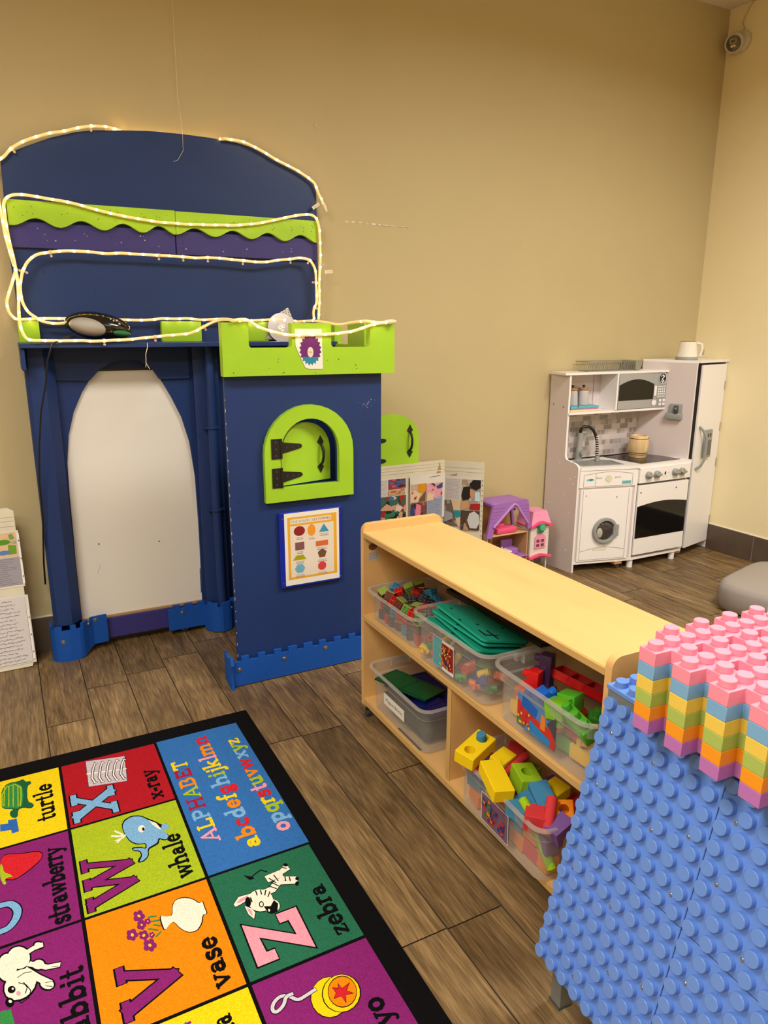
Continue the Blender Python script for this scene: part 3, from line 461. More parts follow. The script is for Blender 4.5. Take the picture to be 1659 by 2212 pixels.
for ch, xb, xt, y0, y1, c in (('X', .160, .045, 1.866, 1.998, 'sky'), ('W', .162, .044, 1.524, 1.704, 'purple'), ('V', .192, .076, 1.204, 1.338, 'purple'), ('Z', .462, .346, 1.208, 1.320, 'pink')):
    rugtext(ch, xb, y0, y1, xb-xt, c, True, wt=.24 if ch != 'W' else .2)
rug = mb.build('alphabet_rug', smooth=False)
tag(rug, 'black-bordered alphabet rug with coloured letter and picture squares', 'rug')

# ------------------------------------------------------------------ the castle
t = root('play_castle', (.68, 3.06, 0), 'tall navy and lime-green wooden play castle with whiteboard arch and window tower', 'play castle')
CASTLE = t
D = Matrix.Identity(4)
# tall back board with arched top
arch = [(.087, .03), (.087, 1.451), (.083, 1.53), (.083, 1.56), (.089, 1.849), (.089, 1.861), (.12, 1.885), (.173, 1.910), (.257, 1.947), (.343, 1.975), (.404, 1.988), (.496, 1.998), (.6, 2.008), (.72, 2.011), (.832, 2.010), (.936, 2.004), (1.010, 1.991), (1.106, 1.956), (1.205, 1.916), (1.262, 1.887), (1.274, 1.874), (1.276, 1.5), (1.265, 1.3), (1.265, .03)]
mb = MB(); mb.prism(arch, XZ(3.058), M_NAVY, .016)
for x, z in [(.19, 1.49), (.36, 1.43), (.95, 1.47), (.16, 1.62), (.5, 1.56)]: mb.cyl((x, 3.0575, z), (x, 3.0585, z), .003, M_BLACK, seg=8)
mb.build('back_board', t)
# violet band and lime scalloped board
mb = MB(); mb.box(.087, 3.045, 1.571, .671, 3.058, 1.66, M_NAVY2, .002); mb.box(.674, 3.045, 1.571, 1.266, 3.058, 1.66, M_NAVY2, .002)
rr = random.Random(8); chip = mat('primer_chip', (196, 180, 190), .6, .3)
for k in range(34):
    x = rr.uniform(.11, 1.25); z = rr.uniform(1.585, 1.642); mb.cyl((x, 3.0445, z), (x, 3.0452, z), rr.uniform(.001, .0026), rr.choice([chip, chip, M_BLACK]), seg=7)
mb.build('violet_band', t)
def scal(x0, x1):
    lows = [.103, .258, .409, .549, .671, .825, .976, 1.118, 1.263]; pts = []
    n = int((x1-x0)/.006)
    for i in range(n+1):
        x = x1+(x0-x1)*i/n
        if x < lows[0]: z = 1.644
        else:
            j = max(k for k in range(len(lows)) if lows[k] <= x+1e-9); j = min(j, len(lows)-2)
            f = (x-lows[j])/(lows[j+1]-lows[j]); z = 1.644+.026*(1-math.cos(2*PI*f))/2*1.05
        pts.append((x, z))
    return [(x0, 1.7285), (x1, 1.7305)]+pts
for a, b in ((.091, .6715), (.6735, 1.265)):
    mb = MB(); mb.prism(scal(a, b), XZ(3.028), M_GREEN, .018)
    for k in range(22):
        x = rr.uniform(a+.02, b-.02); z = rr.uniform(1.675, 1.722); mb.cyl((x, 3.0272, z), (x, 3.0282, z), .0016, M_BLACK, seg=6)
    mb.build('scalloped_board', t)
# shelf across the castle
mb = MB(); mb.box(.075, 2.872, 1.222, 1.282, 3.058, 1.239, M_NAVY, .002)
mb.build('shelf', t)
mb = MB(); mb.box(.076, 2.885, 1.145, .09, 3.058, 1.222, M_NAVY, .002); mb.build('side_bracket', t)
for x0, x1 in ((.081, .152), (.591, .748), (.875, 1.031)):
    mb = MB(); mb.box(x0, 3.022, 1.239, x1, 3.058, 1.318, M_GREEN, .003, 2); mb.build('merlon', t)
# arch front: header, cheeks, opening
op = [(.188, .129), (.189, .30), (.193, .485), (.1945, .652), (.199, .782), (.214, .890), (.240, .977), (.276, 1.050), (.307, 1.096), (.349, 1.138), (.393, 1.163), (.442, 1.172), (.497, 1.166), (.539, 1.140), (.576, 1.091), (.613, 1.018), (.648, .936), (.674, .833), (.6885, .685), (.691, .492), (.690, .345), (.687, .129)]
mb = MB(); mb.prism([(.186, .12)]+[(.186, 1.222), (.75, 1.222), (.75, .129)]+op[::-1], XZ(3.034), M_NAVY, .012); mb.build('arch_panel', t)
hd = [p for p in op if p[1] > 1.09]
mb = MB(); mb.prism([(.186, 1.10), (.186, 1.222), (.686, 1.222), (.686, 1.094)]+[(.568, 1.094)]+hd[::-1][1:]+[(.304, 1.096)], XZ(3.022), M_NAVY, .0115); mb.build('arch_header', t)
mb = MB(); mb.box(.192, 3.0475, .118, .70, 3.0555, 1.129, M_WB)
for x, z in ((.285, .438), (.523, .417)): mb.cyl((x, 3.0468, z), (x, 3.048, z), .003, M_BLACK, seg=10)
fl = Flat(mb, (0, 3.0472, 0), (1, 0, 0), (0, 0, 1), (0, -1, 0), .0001); fl.stroke([(.271, .316), (.276, .33), (.286, .35)], .0012, mat('pen_mark', (150, 146, 150), .6)); fl.stroke([(.686, .16), (.687, .27)], .003, M_NAVY)
mb.build('whiteboard', t)
mb = MB(); mb.box(.192, 3.046, 1.129, .70, 3.056, 1.139, M_BLACK); mb.build('whiteboard_top_trim', t)
mb = MB(); mb.box(.19, 3.038, .119, .688, 3.048, .127, mat('raw_plywood', (176, 140, 96), .7, .2)); mb.build('whiteboard_bottom_trim', t)
mb = MB(); mb.box(.186, 3.03, .03, .72, 3.046, .119, M_NAVY2, .002); mb.build('bottom_rail', t)
# left faceted column
def facets(name, poly, z0, z1, m):
    mb = MB(); mb.prism(poly, lambda u, v, w: (u, v, z0+w), m, z1-z0); return mb.build(name, t)
facets('corner_column', [(.085, 3.046), (.085, 2.975), (.098, 2.962), (.150, 2.957), (.187, 3.0), (.187, 3.046)], .145, 1.222, M_NAVY)
facets('corner_column', [(.70, 3.034), (.70, 3.01), (.735, 3.0), (.80, 3.0), (.812, 3.046), (.70, 3.046)], .125, 1.222, M_NAVY)
mb = MB(); mb.cyl((.757, 2.972, .07), (.757, 2.972, 1.222), .019, M_NAVY, seg=20)
for z in (.893, .545, .118):
    mb.lathe((.757, 2.972, z-.006), [(.0195, 0), (.024, .003), (.024, .010), (.0195, .013)], M_NAVY, 20); mb.box(.725, 2.972, z-.005, .789, 3.0, z+.005, M_NAVY)
mb.build('downpipe', t)
# foam boots with castle-tooth tops
def foam(name, path, z0, z1, teeth, slope=None, bolts=()):
    """path in plan; teeth = [(s0, s1)] notches along its length"""
    P = [Vector(p) for p in path]; S = [0]
    for a, b in zip(P[:-1], P[1:]): S.append(S[-1]+(b-a).length)
    def at(s):
        for i in range(len(P)-1):
            if s <= S[i+1] or i == len(P)-2:
                d = (P[i+1]-P[i]).normalized(); return P[i]+d*(s-S[i]), Vector((d.y, -d.x))
    mb = MB(); n = int(S[-1]/.007); 
    for k in range(n):
        s0, s1 = S[-1]*k/n, S[-1]*(k+1)/n; sm = (s0+s1)/2
        zt = z1-(.018 if any(a <= sm <= b for a, b in teeth) else 0); zb = z0+(slope(sm) if slope else 0)
        if abs(zt-zb) < .002: continue
        (a, na), (b, nb) = at(s0), at(s1); q = .011
        v = [(a.x, a.y, zb), (b.x, b.y, zb), (b.x-nb.x*-q, b.y-nb.y*-q, zb), (a.x-na.x*-q, a.y-na.y*-q, zb)]
        v = v+[(x, y, zt) for x, y, z in v]
        mb.put(v, [(0, 3, 2, 1), (4, 5, 6, 7), (0, 1, 5, 4), (1, 2, 6, 5), (2, 3, 7, 6), (3, 0, 4, 7)], M_FOAM)
    bmesh.ops.remove_doubles(mb.bm, verts=mb.bm.verts[:], dist=.0004)
    o = mb.build(name, t, smooth=False)
    for s, z in bolts:
        p, nn = at(s); h = MB(); h.lathe((p.x+nn.x*.011, p.y+nn.y*.011, z), [(.009, 0), (.009, .0015), (.006, .002), (.004, .005), (0, .006)], M_STEEL, 14, (nn.x, nn.y, 0)); h.build('bolt', o)
    return o
foam('foam_boot', [(.080, 3.03), (.077, 2.975), (.092, 2.955), (.13, 2.946), (.175, 2.953), (.20, 2.985), (.225, 3.005), (.282, 3.012)], .0, .148, [(.055, .075), (.10, .125), (.15, .17), (.2, .222)],
     lambda s: 0 if s < .15 else min(.03, (s-.15)*.35), [(.10, .085), (.205, .13), (.25, .135)])
foam('foam_boot', [(.53, 3.012), (.69, 3.012), (.715, 2.962), (.745, 2.945), (.78, 2.955), (.80, 2.99), (.90, 3.0)], .004, .136, [(0, .02), (.05, .07), (.105, .125), (.17, .19), (.235, .255), (.30, .32)],
     lambda s: .02 if s < .17 else .0, [(.06, .10), (.30, .10)])
# tower
mb = MB()
wi = [(.856, .738), (.854, .86), (.856, .89), (.866, .918), (.886, .946), (.915, .967), (.946, .978), (.972, .980), (1.0, .977), (1.028, .965), (1.052, .944), (1.07, .918), (1.079, .888), (1.082, .86), (1.082, .738)]
mb.prism([(.67, .738), (.67, 1.14), (1.266, 1.14), (1.266, .738)]+wi[::-1], XZ(2.443), M_NAVY, .016); mb.box(.67, 2.443, .035, 1.266, 2.459, .738, M_NAVY)
for k in range(26):
    x = rr.gauss(1.2, .02); z = rr.gauss(1.02, .012)
    if abs(x-1.2) < .045: mb.cyl((x, 2.4424, z), (x, 2.4434, z), rr.uniform(.0006, .0016), chip, seg=6)
for z in [.07+.043*k+rr.uniform(-.01, .01) for k in range(24)]: mb.box(.6692, 2.4425, z, .6708, 2.4445, z+rr.uniform(.003, .012), chip)
for x, z in ((.70, .70), (.705, .36), (.715, .33), (1.235, .72), (1.24, .66), (.68, .42), (.69, .30)): mb.cyl((x, 2.4415, z), (x, 2.4435, z), .0028, M_NAVY, seg=8)
mb.build('tower_front', t)
mb = MB(); mb.box(1.252, 2.459, .035, 1.266, 3.045, 1.14, M_NAVY); mb.build('tower_side', t)
mb = MB(); mb.box(.9, 2.459, .035, 1.25, 3.04, .05, M_NAVY); mb.build('tower_floor', t)
no = lambda a, b: [(a, 1.311), (a, 1.232+.006), (a+.004, 1.232), (a+.01, 1.229), (b-.01, 1.229), (b-.004, 1.232), (b, 1.238), (b, 1.311)]
mb = MB(); mb.prism([(.66, 1.137), (.66, 1.312)]+no(.751, .904)+no(1.050, 1.203)+[(1.303, 1.312), (1.303, 1.134)], XZ(2.408), M_GREEN, .034)
for k in range(16): 
    x = rr.uniform(.67, 1.3); z = rr.uniform(1.14, 1.2); mb.cyl((x, 2.4074, z), (x, 2.4084, z), rr.uniform(.0008, .0022), rr.choice([chip, M_BLACK, M_NAVY]), seg=7)
mb.build('battlement', t)
mb = MB()
ps = [(2.442, 1.137), (2.442, 1.312), (2.505, 1.312), (2.505, 1.229), (2.597, 1.229), (2.597, 1.312), (2.75, 1.312), (2.75, 1.229), (2.88, 1.229), (2.88, 1.312), (3.045, 1.312), (3.045, 1.137)]
mb.prism(ps, lambda u, v, w: (1.272+w, u, v), M_GREEN, .031); mb.build('battlement', t)
# window ring, shutter with strap hinges and pull
def outl(cx, z0, hw, zs, rx, rz, n=17):
    return [(cx-hw, z0), (cx-hw, zs)]+[(cx-hw*math.cos(PI*k/n), zs+rz*math.sin(PI*k/n)) for k in range(1, n)]+[(cx+hw, zs), (cx+hw, z0)]
mb = MB(); mb.ring(outl(.967, .686, .172, .86, 0, .170), outl(.968, .738, .114, .86, 0, .121), XZ(2.422), M_GREEN, .021); mb.build('window_frame', t)
def shutter(M, w, zb, zs, rz, name='shutter', plate=False, hz=(.033, .138), sl=1):
    mb = MB(); mb.M = M; mb.prism([(0, 0), (0, zs-zb)]+[(w/2-w/2*math.cos(PI*k/16), zs-zb+rz*math.sin(PI*k/16)) for k in range(1, 16)]+[(w, zs-zb), (w, 0)], lambda u, v, d: (u, d, v), M_GREEN, .015)
    sh = mb.build(name, t)
    for z in hz:
        h = MB(); h.M = M; h.prism([(0, z-.024), (0, z+.024), (.012, z+.020), (.086*sl, z+.008), (.093*sl, z+.004), (.093*sl, z-.004), (.086*sl, z-.008), (.012, z-.020)], lambda u, v, d: (u-.006, -.003+d, v), M_BLACK, .003)
        if not plate: h.box(-.042, -.003, z-.034, -.006, 0, z+.034, M_BLACK, .001)
        else:
            h.M = Matrix.Identity(4); px, pz = .820, zb+z
            h.box(px, 2.4185, pz-.036, px+.032, 2.4218, pz+.036, M_BLACK, .001); h.cyl((px+.036, 2.421, pz-.036), (px+.036, 2.421, pz+.036), .005, M_BLACK, seg=10); h.box(px+.034, 2.421, pz-.012, px+.044, 2.436, pz+.012, M_BLACK)
            for q in (-.024, 0, .024): h.cyl((px+.016, 2.4165, pz+q), (px+.016, 2.4187, pz+q), .003, M_DGREY, seg=8)
            h.M = M
        for u in (.02, .045, .07): h.cyl((u, -.005, z), (u, -.002, z), .0028, M_DGREY, seg=8)
        h.build('strap_hinge', sh)
    h = MB(); h.M = M; u = w-.045; zc = .098
    h.tube([(u, -.004, zc-.038), (u, -.014, zc-.030), (u+.001, -.020, zc-.01), (u+.001, -.020, zc+.01), (u, -.014, zc+.030), (u, -.004, zc+.038)], .0052, M_BLACK)
    for s in (1, -1): h.prism([(u-.014, zc+s*.046), (u, zc+s*.034), (u+.014, zc+s*.046), (u+.007, zc+s*.057), (u, zc+s*.07), (u-.007, zc+s*.057)], lambda a, b, d: (a, -.004+d, b), M_BLACK, .004)
    h.build('pull_handle', sh)
    return sh
shutter(Matrix.Translation((.862, 2.436, .742)) @ Matrix.Rotation(math.radians(13), 4, 'Z'), .215, .742, .855, .108, plate=True)
shutter(Matrix.Translation((1.285, 2.655, .732)) @ Matrix.Rotation(math.radians(1), 4, 'Z'), .275, .732, .85, .098, hz=(.022, .108), sl=1.3)
# shape-poster holder
mb = MB(); mb.box(.843, 2.430, .352, 1.091, 2.4425, .642, mat('royal_blue_acrylic', (16, 38, 160), .3, .5), .002); hold = mb.build('poster_holder', t)
for x, z in ((.855, .62), (1.082, .618), (.853, .372), (1.084, .368)):
    mb = MB(); mb.cyl((x, 2.4285, z), (x, 2.431, z), .003, M_STEEL, seg=10); mb.build('screw', hold)
foam('foam_skirt', [(.645, 2.50), (.640, 2.432), (1.262, 2.432)], .004, .118, [(.075+.062*k, .105+.062*k) for k in range(10)], None, [(.095, .07), (.27, .077), (.44, .085), (.62, .08)])
mb = MB(); mb.prism([(2.40, .0), (2.41, .06), (2.395, .10), (2.405, .13), (2.425, .12), (2.47, .10), (2.47, .03), (2.43, .0)], lambda u, v, w_: (.631+w_, u, v), M_FOAM, .010); mb.build('foam_flap', t)
def caster(nm, x, y, h, par, z0=0):
    mb = MB(); r = h*.36
    mb.cyl((x-.009, y, z0+r), (x+.009, y, z0+r), r, M_DGREY, seg=20); mb.cyl((x-.011, y, z0+r), (x+.011, y, z0+r), r*.4, M_STEEL, seg=12)
    for s in (-1, 1): mb.box(x+s*.012-.001, y-r*.5, z0+r*.7, x+s*.012+.001, y+r*.5, z0+h*.86, M_STEEL)
    mb.box(x-.018, y-.018, z0+h*.86, x+.018, y+.018, z0+h, M_STEEL); return mb.build(nm, par)
for x, y in ((.845, 3.02), (.72, 2.50), (1.2, 2.50), (1.2, 2.98)): caster('caster', x, y, .035, t)
for x, y in ((.12, 3.02), (.6, 3.03)): caster('caster', x, y, .03, t)
# poster in the holder
mb = MB(); fl = Flat(mb, (.862, 2.4292, .3605), (1, 0, 0), (0, 0, 1), (0, -1, 0), .00006)
C_ = lambda n, c: mat('print_'+n, c, .45, .35)
mb.box(.862, 2.4293, .3605, 1.080, 2.4298, .6385, M_PAPER); cw = C_('cream', (226, 214, 200)); cy = C_('gold', (226, 168, 44))
fl.rect(.012, .022, .208, .262, cy, .00002+fl.lay()); fl.rect(.022, .03, .196, .228, cw); fl.rect(.023, .236, .186, .254, cw)
cb = C_('teal', (70, 160, 184)); cr = C_('crimson', (150, 40, 44))
fl.text('THE SHAPES', .026, .2405, .009, cb, .075); fl.rect(.1065, .238, .1075, .252, cb); fl.text('LES FORMES', .111, .2405, .009, cr, .071)
def ngon(n, u, v, r, m, rot=0, sy=1): fl.poly([(u+r*math.cos(2*PI*k/n+rot), v+r*sy*math.sin(2*PI*k/n+rot)) for k in range(n)], m)
fl.ell(.058, .207, .022, .0185, C_('maroon', (140, 36, 38)), 28); fl.ell(.106, .205, .0155, .0225, C_('amber', (232, 150, 44)), 28); fl.poly([(.136, .193), (.176, .193), (.156, .224)], C_('blue', (60, 146, 178)))
fl.rect(.040, .134, .076, .164, C_('mauve', (128, 84, 84))); fl.rect(.122, .139, .172, .159, C_('rust', (210, 104, 56)))
fl.poly([(.030, .096), (.082, .096), (.071, .114), (.043, .114)], C_('olive', (160, 160, 16))); ngon(5, .147, .109, .019, C_('brown', (112, 76, 52)), PI/2)
ngon(6, .057, .062, .0205, C_('lightblue', (110, 172, 196)), 0, .92); ngon(8, .146, .060, .0175, C_('coral', (206, 66, 68)), PI/8)
for a, b, u, v in (('CIRCLE', 'CERCLE', .058, .181), ('OVAL', 'OVALE', .106, .176), ('TRIANGLE', 'TRIANGLE', .156, .1845), ('SQUARE', 'CARRÉ', .058, .126), ('RECTANGLE', 'RECTANGLE', .147, .131), ('TRAPEZOID', 'TRAPÈZE', .057, .0885), ('PENTAGON', 'PENTAGONE', .147, .0835), ('HEXAGON', 'HEXAGONE', .057, .0365), ('OCTAGON', 'OCTAGONE', .147, .035)):
    fl.text(a, u, v, .0032, cb, min(.036, .0042*len(a)), 'C'); fl.text(b, u, v-.0065, .0038, cr, min(.038, .0046*len(b)), 'C')
tag(mb.build('shape_poster', smooth=False), 'laminated shapes poster reading THE SHAPES | LES FORMES on the tower front', 'poster')

# rope lights
M_CLIPC = clear('clip_clear', (226, 210, 190), .6, .3)
def rope(pts, name, label, ends=(1, 1), clips=(), rad=.0054):
    P = [Vector(p) for p in pts]
    def cr_(p0, p1, p2, p3, s): return .5*((2*p1)+(p2-p0)*s+(2*p0-5*p1+4*p2-p3)*s*s+(3*p1-p0-3*p2+p3)*s**3)
    Q = []
    for i in range(len(P)-1):
        a = P[max(i-1, 0)]; d = P[min(i+2, len(P)-1)]
        for k in range(4): Q.append(cr_(a, P[i], P[i+1], d, k/4))
    Q.append(P[-1])
    e = root(name, P[0], label, 'rope light', 'rope lights strung over the castle')
    mb = MB(); mb.tube(Q, rad, M_ROPE, 8); mb.build('tube', e)
    L = 0; nxt = .02; k0 = None
    for a, b in zip(Q[:-1], Q[1:]):
        sl = (b-a).length
        while L+sl > nxt:
            p = a+(b-a)*((nxt-L)/sl)
            if k0 is None:
                m_ = MB(); m_.ball((0, 0, 0), .0043, M_LED, u=8, v=6); me = bpy.data.meshes.new('led_bulb'); bmesh.ops.recalc_face_normals(m_.bm, faces=m_.bm.faces[:]); m_.bm.to_mesh(me); m_.bm.free(); me.materials.append(M_LED); me.shade_smooth(); k0 = me
            o = bpy.data.objects.new('led_bulb', k0); COL.objects.link(o); o.parent = e; o.location = p-Vector(e.location)+Vector((0, -.0042, 0))
            nxt += .049
        L += sl
    for i in [c for c in clips if 0 < c < len(P)-1]:
        p = P[i]; d = (P[min(i+1, len(P)-1)]-P[i-1]).normalized(); n = Vector((-d.z, 0, d.x)).normalized()
        if n.z > 0: n = -n
        m_ = MB(); m_.tube([p-d*.005, p+d*.005], rad+.002, M_CLIPC, 10); q = p+n*.013
        m_.cyl((q.x, q.y+.005, q.z), (q.x, q.y+.002, q.z), .0045, M_CLIPC, seg=10); m_.tube([p, q+Vector((0, .004, 0))], .0026, M_CLIPC, 6); m_.build('mounting_clip', e)
    if ends[1]:
        d = (P[-1]-P[-2]).normalized(); m_ = MB(); m_.tube([P[-1]-d*.004, P[-1]+d*.022], .0085, M_CLIP, 12); m_.tube([P[-1]+d*.022, P[-1]+d*.03], .006, M_CLIP, 10); m_.build('end_cap', e)
    return e
r1, r2, r3, r4, r5, r6, r7 = ROPES
ar = rope(r1+[(.45, 3.082, 1.994), (.62, 3.083, 2.0), (.80, 3.083, 2.0), (.9, 3.082, 1.995)]+r2, 'rope_light', 'glowing rope light along the arched top of the castle board', clips=(3, 9))
rope(r3, 'rope_light', 'glowing rope light sagging across the lime scalloped board', ends=(0, 0), clips=(3, 45))
rope(r4+r5, 'rope_light', 'glowing rope light lying level along the back of the castle shelf', clips=(6,))
rope(r6, 'rope_light', 'glowing rope light looped as a rectangle below the violet band', ends=(0, 0), clips=(3, 6, 9, 11, 15, 18, 20, 22, 30, 33))
rope(r7, 'rope_light', 'glowing rope light draped along the shelf front and tower battlement', clips=(9, 14, 18))
for nm, p, rz in (('warning_tag', (1.262, 3.035, 1.79), .6), ('warning_tag', (1.31, 3.02, 1.528), .1)):
    m_ = MB(); m_.M = Matrix.Translation(p) @ Matrix.Rotation(-rz, 4, 'Y'); m_.box(-.018, 0, -.006, .018, .0006, .007, M_CLIP)
    f_ = Flat(m_, (0, 0, 0), (1, 0, 0), (0, 0, 1), (0, -1, 0), .0001)
    for q in range(3): f_.rect(-.014, -.003+q*.003, .014, -.0022+q*.003, M_GREY)
    m_.build(nm, ar)
m_ = MB(); m_.tube([(.505, 2.868, 1.238), (.503, 2.862, 1.222), (.495, 2.86, 1.20), (.493, 2.86, 1.165), (.505, 2.86, 1.143)], .0013, M_CLIP, 6); m_.tube([(.4945, 2.86, 1.17), (.491, 2.86, 1.15)], .0012, M_CLIP, 6)
tag(m_.build('frayed_string', smooth=True), 'short white frayed string hanging from the castle shelf edge', 'string')
# black oval speaker
t = root('radio_speaker', (.35, 2.95, 1.239), 'black oval radio speaker with silver front on the castle shelf', 'speaker')
R_ = Matrix.Translation((.348, 2.945, 1.297)) @ Matrix.Rotation(math.radians(9), 4, 'Y')
mb = MB(); mb.M = R_; mb.ball((0, 0, 0), .116, mat('gloss_piano_black', (16, 15, 16), .12, .6), 1, .5, .44, 32, 18); mb.build('body', t)
mb = MB(); mb.M = R_; mb.ball((-.032, -.032, -.006), .072, mat('silver_grille', (168, 166, 162), .4, .5, .5, bump=.6, bscale=900), 1, .48, .46, 28, 14); mb.build('grille', t)
mb = MB(); mb.M = R_; mb.ball((.068, -.028, -.012), .044, mat('green_handle_tape', (44, 110, 70), .6, .3), 1.0, .62, .30, 20, 12); mb.build('green_band', t)
mb = MB(); mb.M = R_
for x, z in ((.035, .032), (.045, .026), (.056, .03), (.05, .018), (.066, .02)): mb.ball((x, -.042+abs(z-.02)*.3, z), .005, M_STEEL, u=8, v=6)
mb.build('button', t)
mb = MB(); pc = [(.262, 2.90, 1.262), (.236, 2.868, 1.262), (.205, 2.862, 1.252), (.178, 2.857, 1.235), (.158, 2.86, 1.18), (.145, 2.868, 1.10), (.12, 2.88, 1.0), (.103, 2.90, .88), (.090, 2.925, .74), (.088, 2.94, .60), (.080, 2.955, .50), (.074, 3.0, .40), (.072, 3.05, .30)]
mb.tube(pc, .0035, M_BLACK, 8); mb.build('power_cord', t)
# disc and foil behind the battlement
mb = MB(); mb.M = Matrix.Translation((1.085, 3.012, 1.295)) @ Matrix.Rotation(math.radians(-8), 4, 'X')
mb.cyl((0, 0, 0), (0, .0014, 0), .06, mat('disc_silver', (206, 200, 204), .18, .6, .7), seg=36); mb.cyl((0, -.001, 0), (0, .0016, 0), .016, M_FOIL, seg=20)
tag(mb.build('compact_disc'), 'silver compact disc leaning behind the tower battlement', 'disc')
mb = MB(); mb.prism([(-.075, -.056), (-.05, .03), (.03, .075), (.052, .02), (.0, -.056)], lambda u, v, w_: (1.09+u, 3.02+w_+.004*math.sin(u*90), 1.302+v), M_FOIL, .002)
tag(mb.build('foil_sheet'), 'crinkled silver foil sheet standing behind the compact disc', 'foil')
# torn card taped on the battlement
mb = MB(); fl = Flat(mb, (.914, 2.4064, 1.155), (1, 0, 0), (0, 0, 1), (0, -1, 0), .00008)
mb.prism([(0, .137), (.1, .137), (.102, 0), (.05, .001), (.036, .006), (.012, .055), (.002, .08)], lambda u, v, w_: (.914+u, 2.4065+w_, 1.155+v), M_PAPER, .0006)
rr = random.Random(4); pts = []
for k in range(40):
    a = 2*PI*k/40; r = 1+(.13 if k % 2 else -.05); pts.append((.056+.037*r*math.cos(a), .066+.048*r*math.sin(a)))
fl.poly(pts, C_('plum', (104, 40, 110)), .0002); fl.poly([p for p in pts if p[1] < .045], C_('aqua', (40, 130, 160)), .0003)
fl.ell(.056, .058, .011, .018, C_('oat', (226, 206, 190)), 20, l=.0004); fl.text('YUNA', .056, .056, .0045, M_BLACK, .014, 'C', l=.0005)
tag(mb.build('character_card', smooth=False), 'torn white card with a purple shaggy shape taped on the battlement', 'card')

mb = MB(); mb.tube([(.720, 3.082, 2.70), (.724, 3.080, 2.40), (.722, 3.078, 2.15), (.728, 3.06, 2.02), (.722, 3.045, 1.95), (.70, 3.045, 1.915), (.683, 3.045, 1.908)], .0007, M_CLIP, 5)
tag(mb.build('loose_thread'), 'thin pale thread hanging down the wall onto the castle top', 'thread')

# ------------------------------------------------------------------ low maple shelf unit on casters
FX, BX, YL, YR = .985, 1.283, 2.043, .930
t = root('storage_shelf', (1.13, 1.49, 0), 'low maple two-shelf storage unit on casters filled with clear toy bins', 'storage shelf')
def endp(y0, y1, nm):
    mb = MB(); z0, z1, r = .042, .684, .025
    pr = [(FX, z0), (FX, z1-r)]+[(FX+r-r*math.cos(a*PI/12), z1-r+r*math.sin(a*PI/12)) for a in range(1, 7)]+[(BX-r+r*math.sin(a*PI/12), z1-r+r*math.cos(a*PI/12)) for a in range(0, 6)]+[(BX, z1-r), (BX, z0)]
    mb.prism(pr, lambda u, v, w: (u, y0+w, v), M_MAPLE, y1-y0)
    o = mb.build(nm, t, angle=25)
    m = o.modifiers.new('edge', 'BEVEL'); m.width = .003; m.segments = 2; m.limit_method = 'ANGLE'
    return o
ep = endp(YL-.018, YL, 'end_panel'); endp(YR, YR+.018, 'end_panel')
def brd(nm, x0, x1, y0, y1, z0, z1):
    mb = MB(); mb.box(x0+.004, y0, z0, x1, y1, z1, M_MAPLE)
    o = mb.build(nm, t)
    mb = MB(); mb.box(x0, y0, z0+.0005, x0+.0045, y1, z1-.0005, M_MAPLE2, .0015); mb.build('edge_banding', o); return o
brd('top_board', FX, BX-.004, YR+.018, YL-.018, .638, .656)
brd('middle_shelf', FX, BX-.01, YR+.018, YL-.018, .352, .372)
brd('bottom_board', FX, BX-.01, YR+.018, YL-.018, .044, .066)
brd('divider', FX+.004, BX-.01, 1.494, 1.512, .066, .352)
mb = MB(); mb.box(BX-.010, YR+.018, .044, BX-.004, YL-.018, .638, M_MAPLE); mb.build('back_panel', t)
for x in (FX+.013, BX-.05):
    for y in (YL-.022, YR+.05): caster('caster', x, y, .044, t)
# oval maker's badge and care label inside the left end panel
mb = MB(); yb = YL-.0183; fl = Flat(mb, (0, yb, 0), (1, 0, 0), (0, 0, 1), (0, -1, 0), .0001)
fl.ell(1.020, .604, .0155, .0115, mat('badge_brown', (74, 48, 32), .5), 28); fl.ell(1.020, .604, .0135, .0098, mat('badge_tan', (120, 84, 56), .5), 28); fl.stroke([(1.011, .604), (1.029, .606)], .002, mat('badge_brown', (74, 48, 32), .5))
mb.build('maker_badge', ep)
mb = MB(); fl = Flat(mb, (0, yb, 0), (1, 0, 0), (0, 0, 1), (0, -1, 0), .0001); fl.poly([(1.003, .557), (1.045, .557), (1.044, .588), (1.003, .584)], mat('label_grey', (196, 186, 168), .6))
for k in range(5): fl.rect(1.006, .561+k*.005, 1.040, .5628+k*.005, M_GREY)
mb.build('care_label', ep)

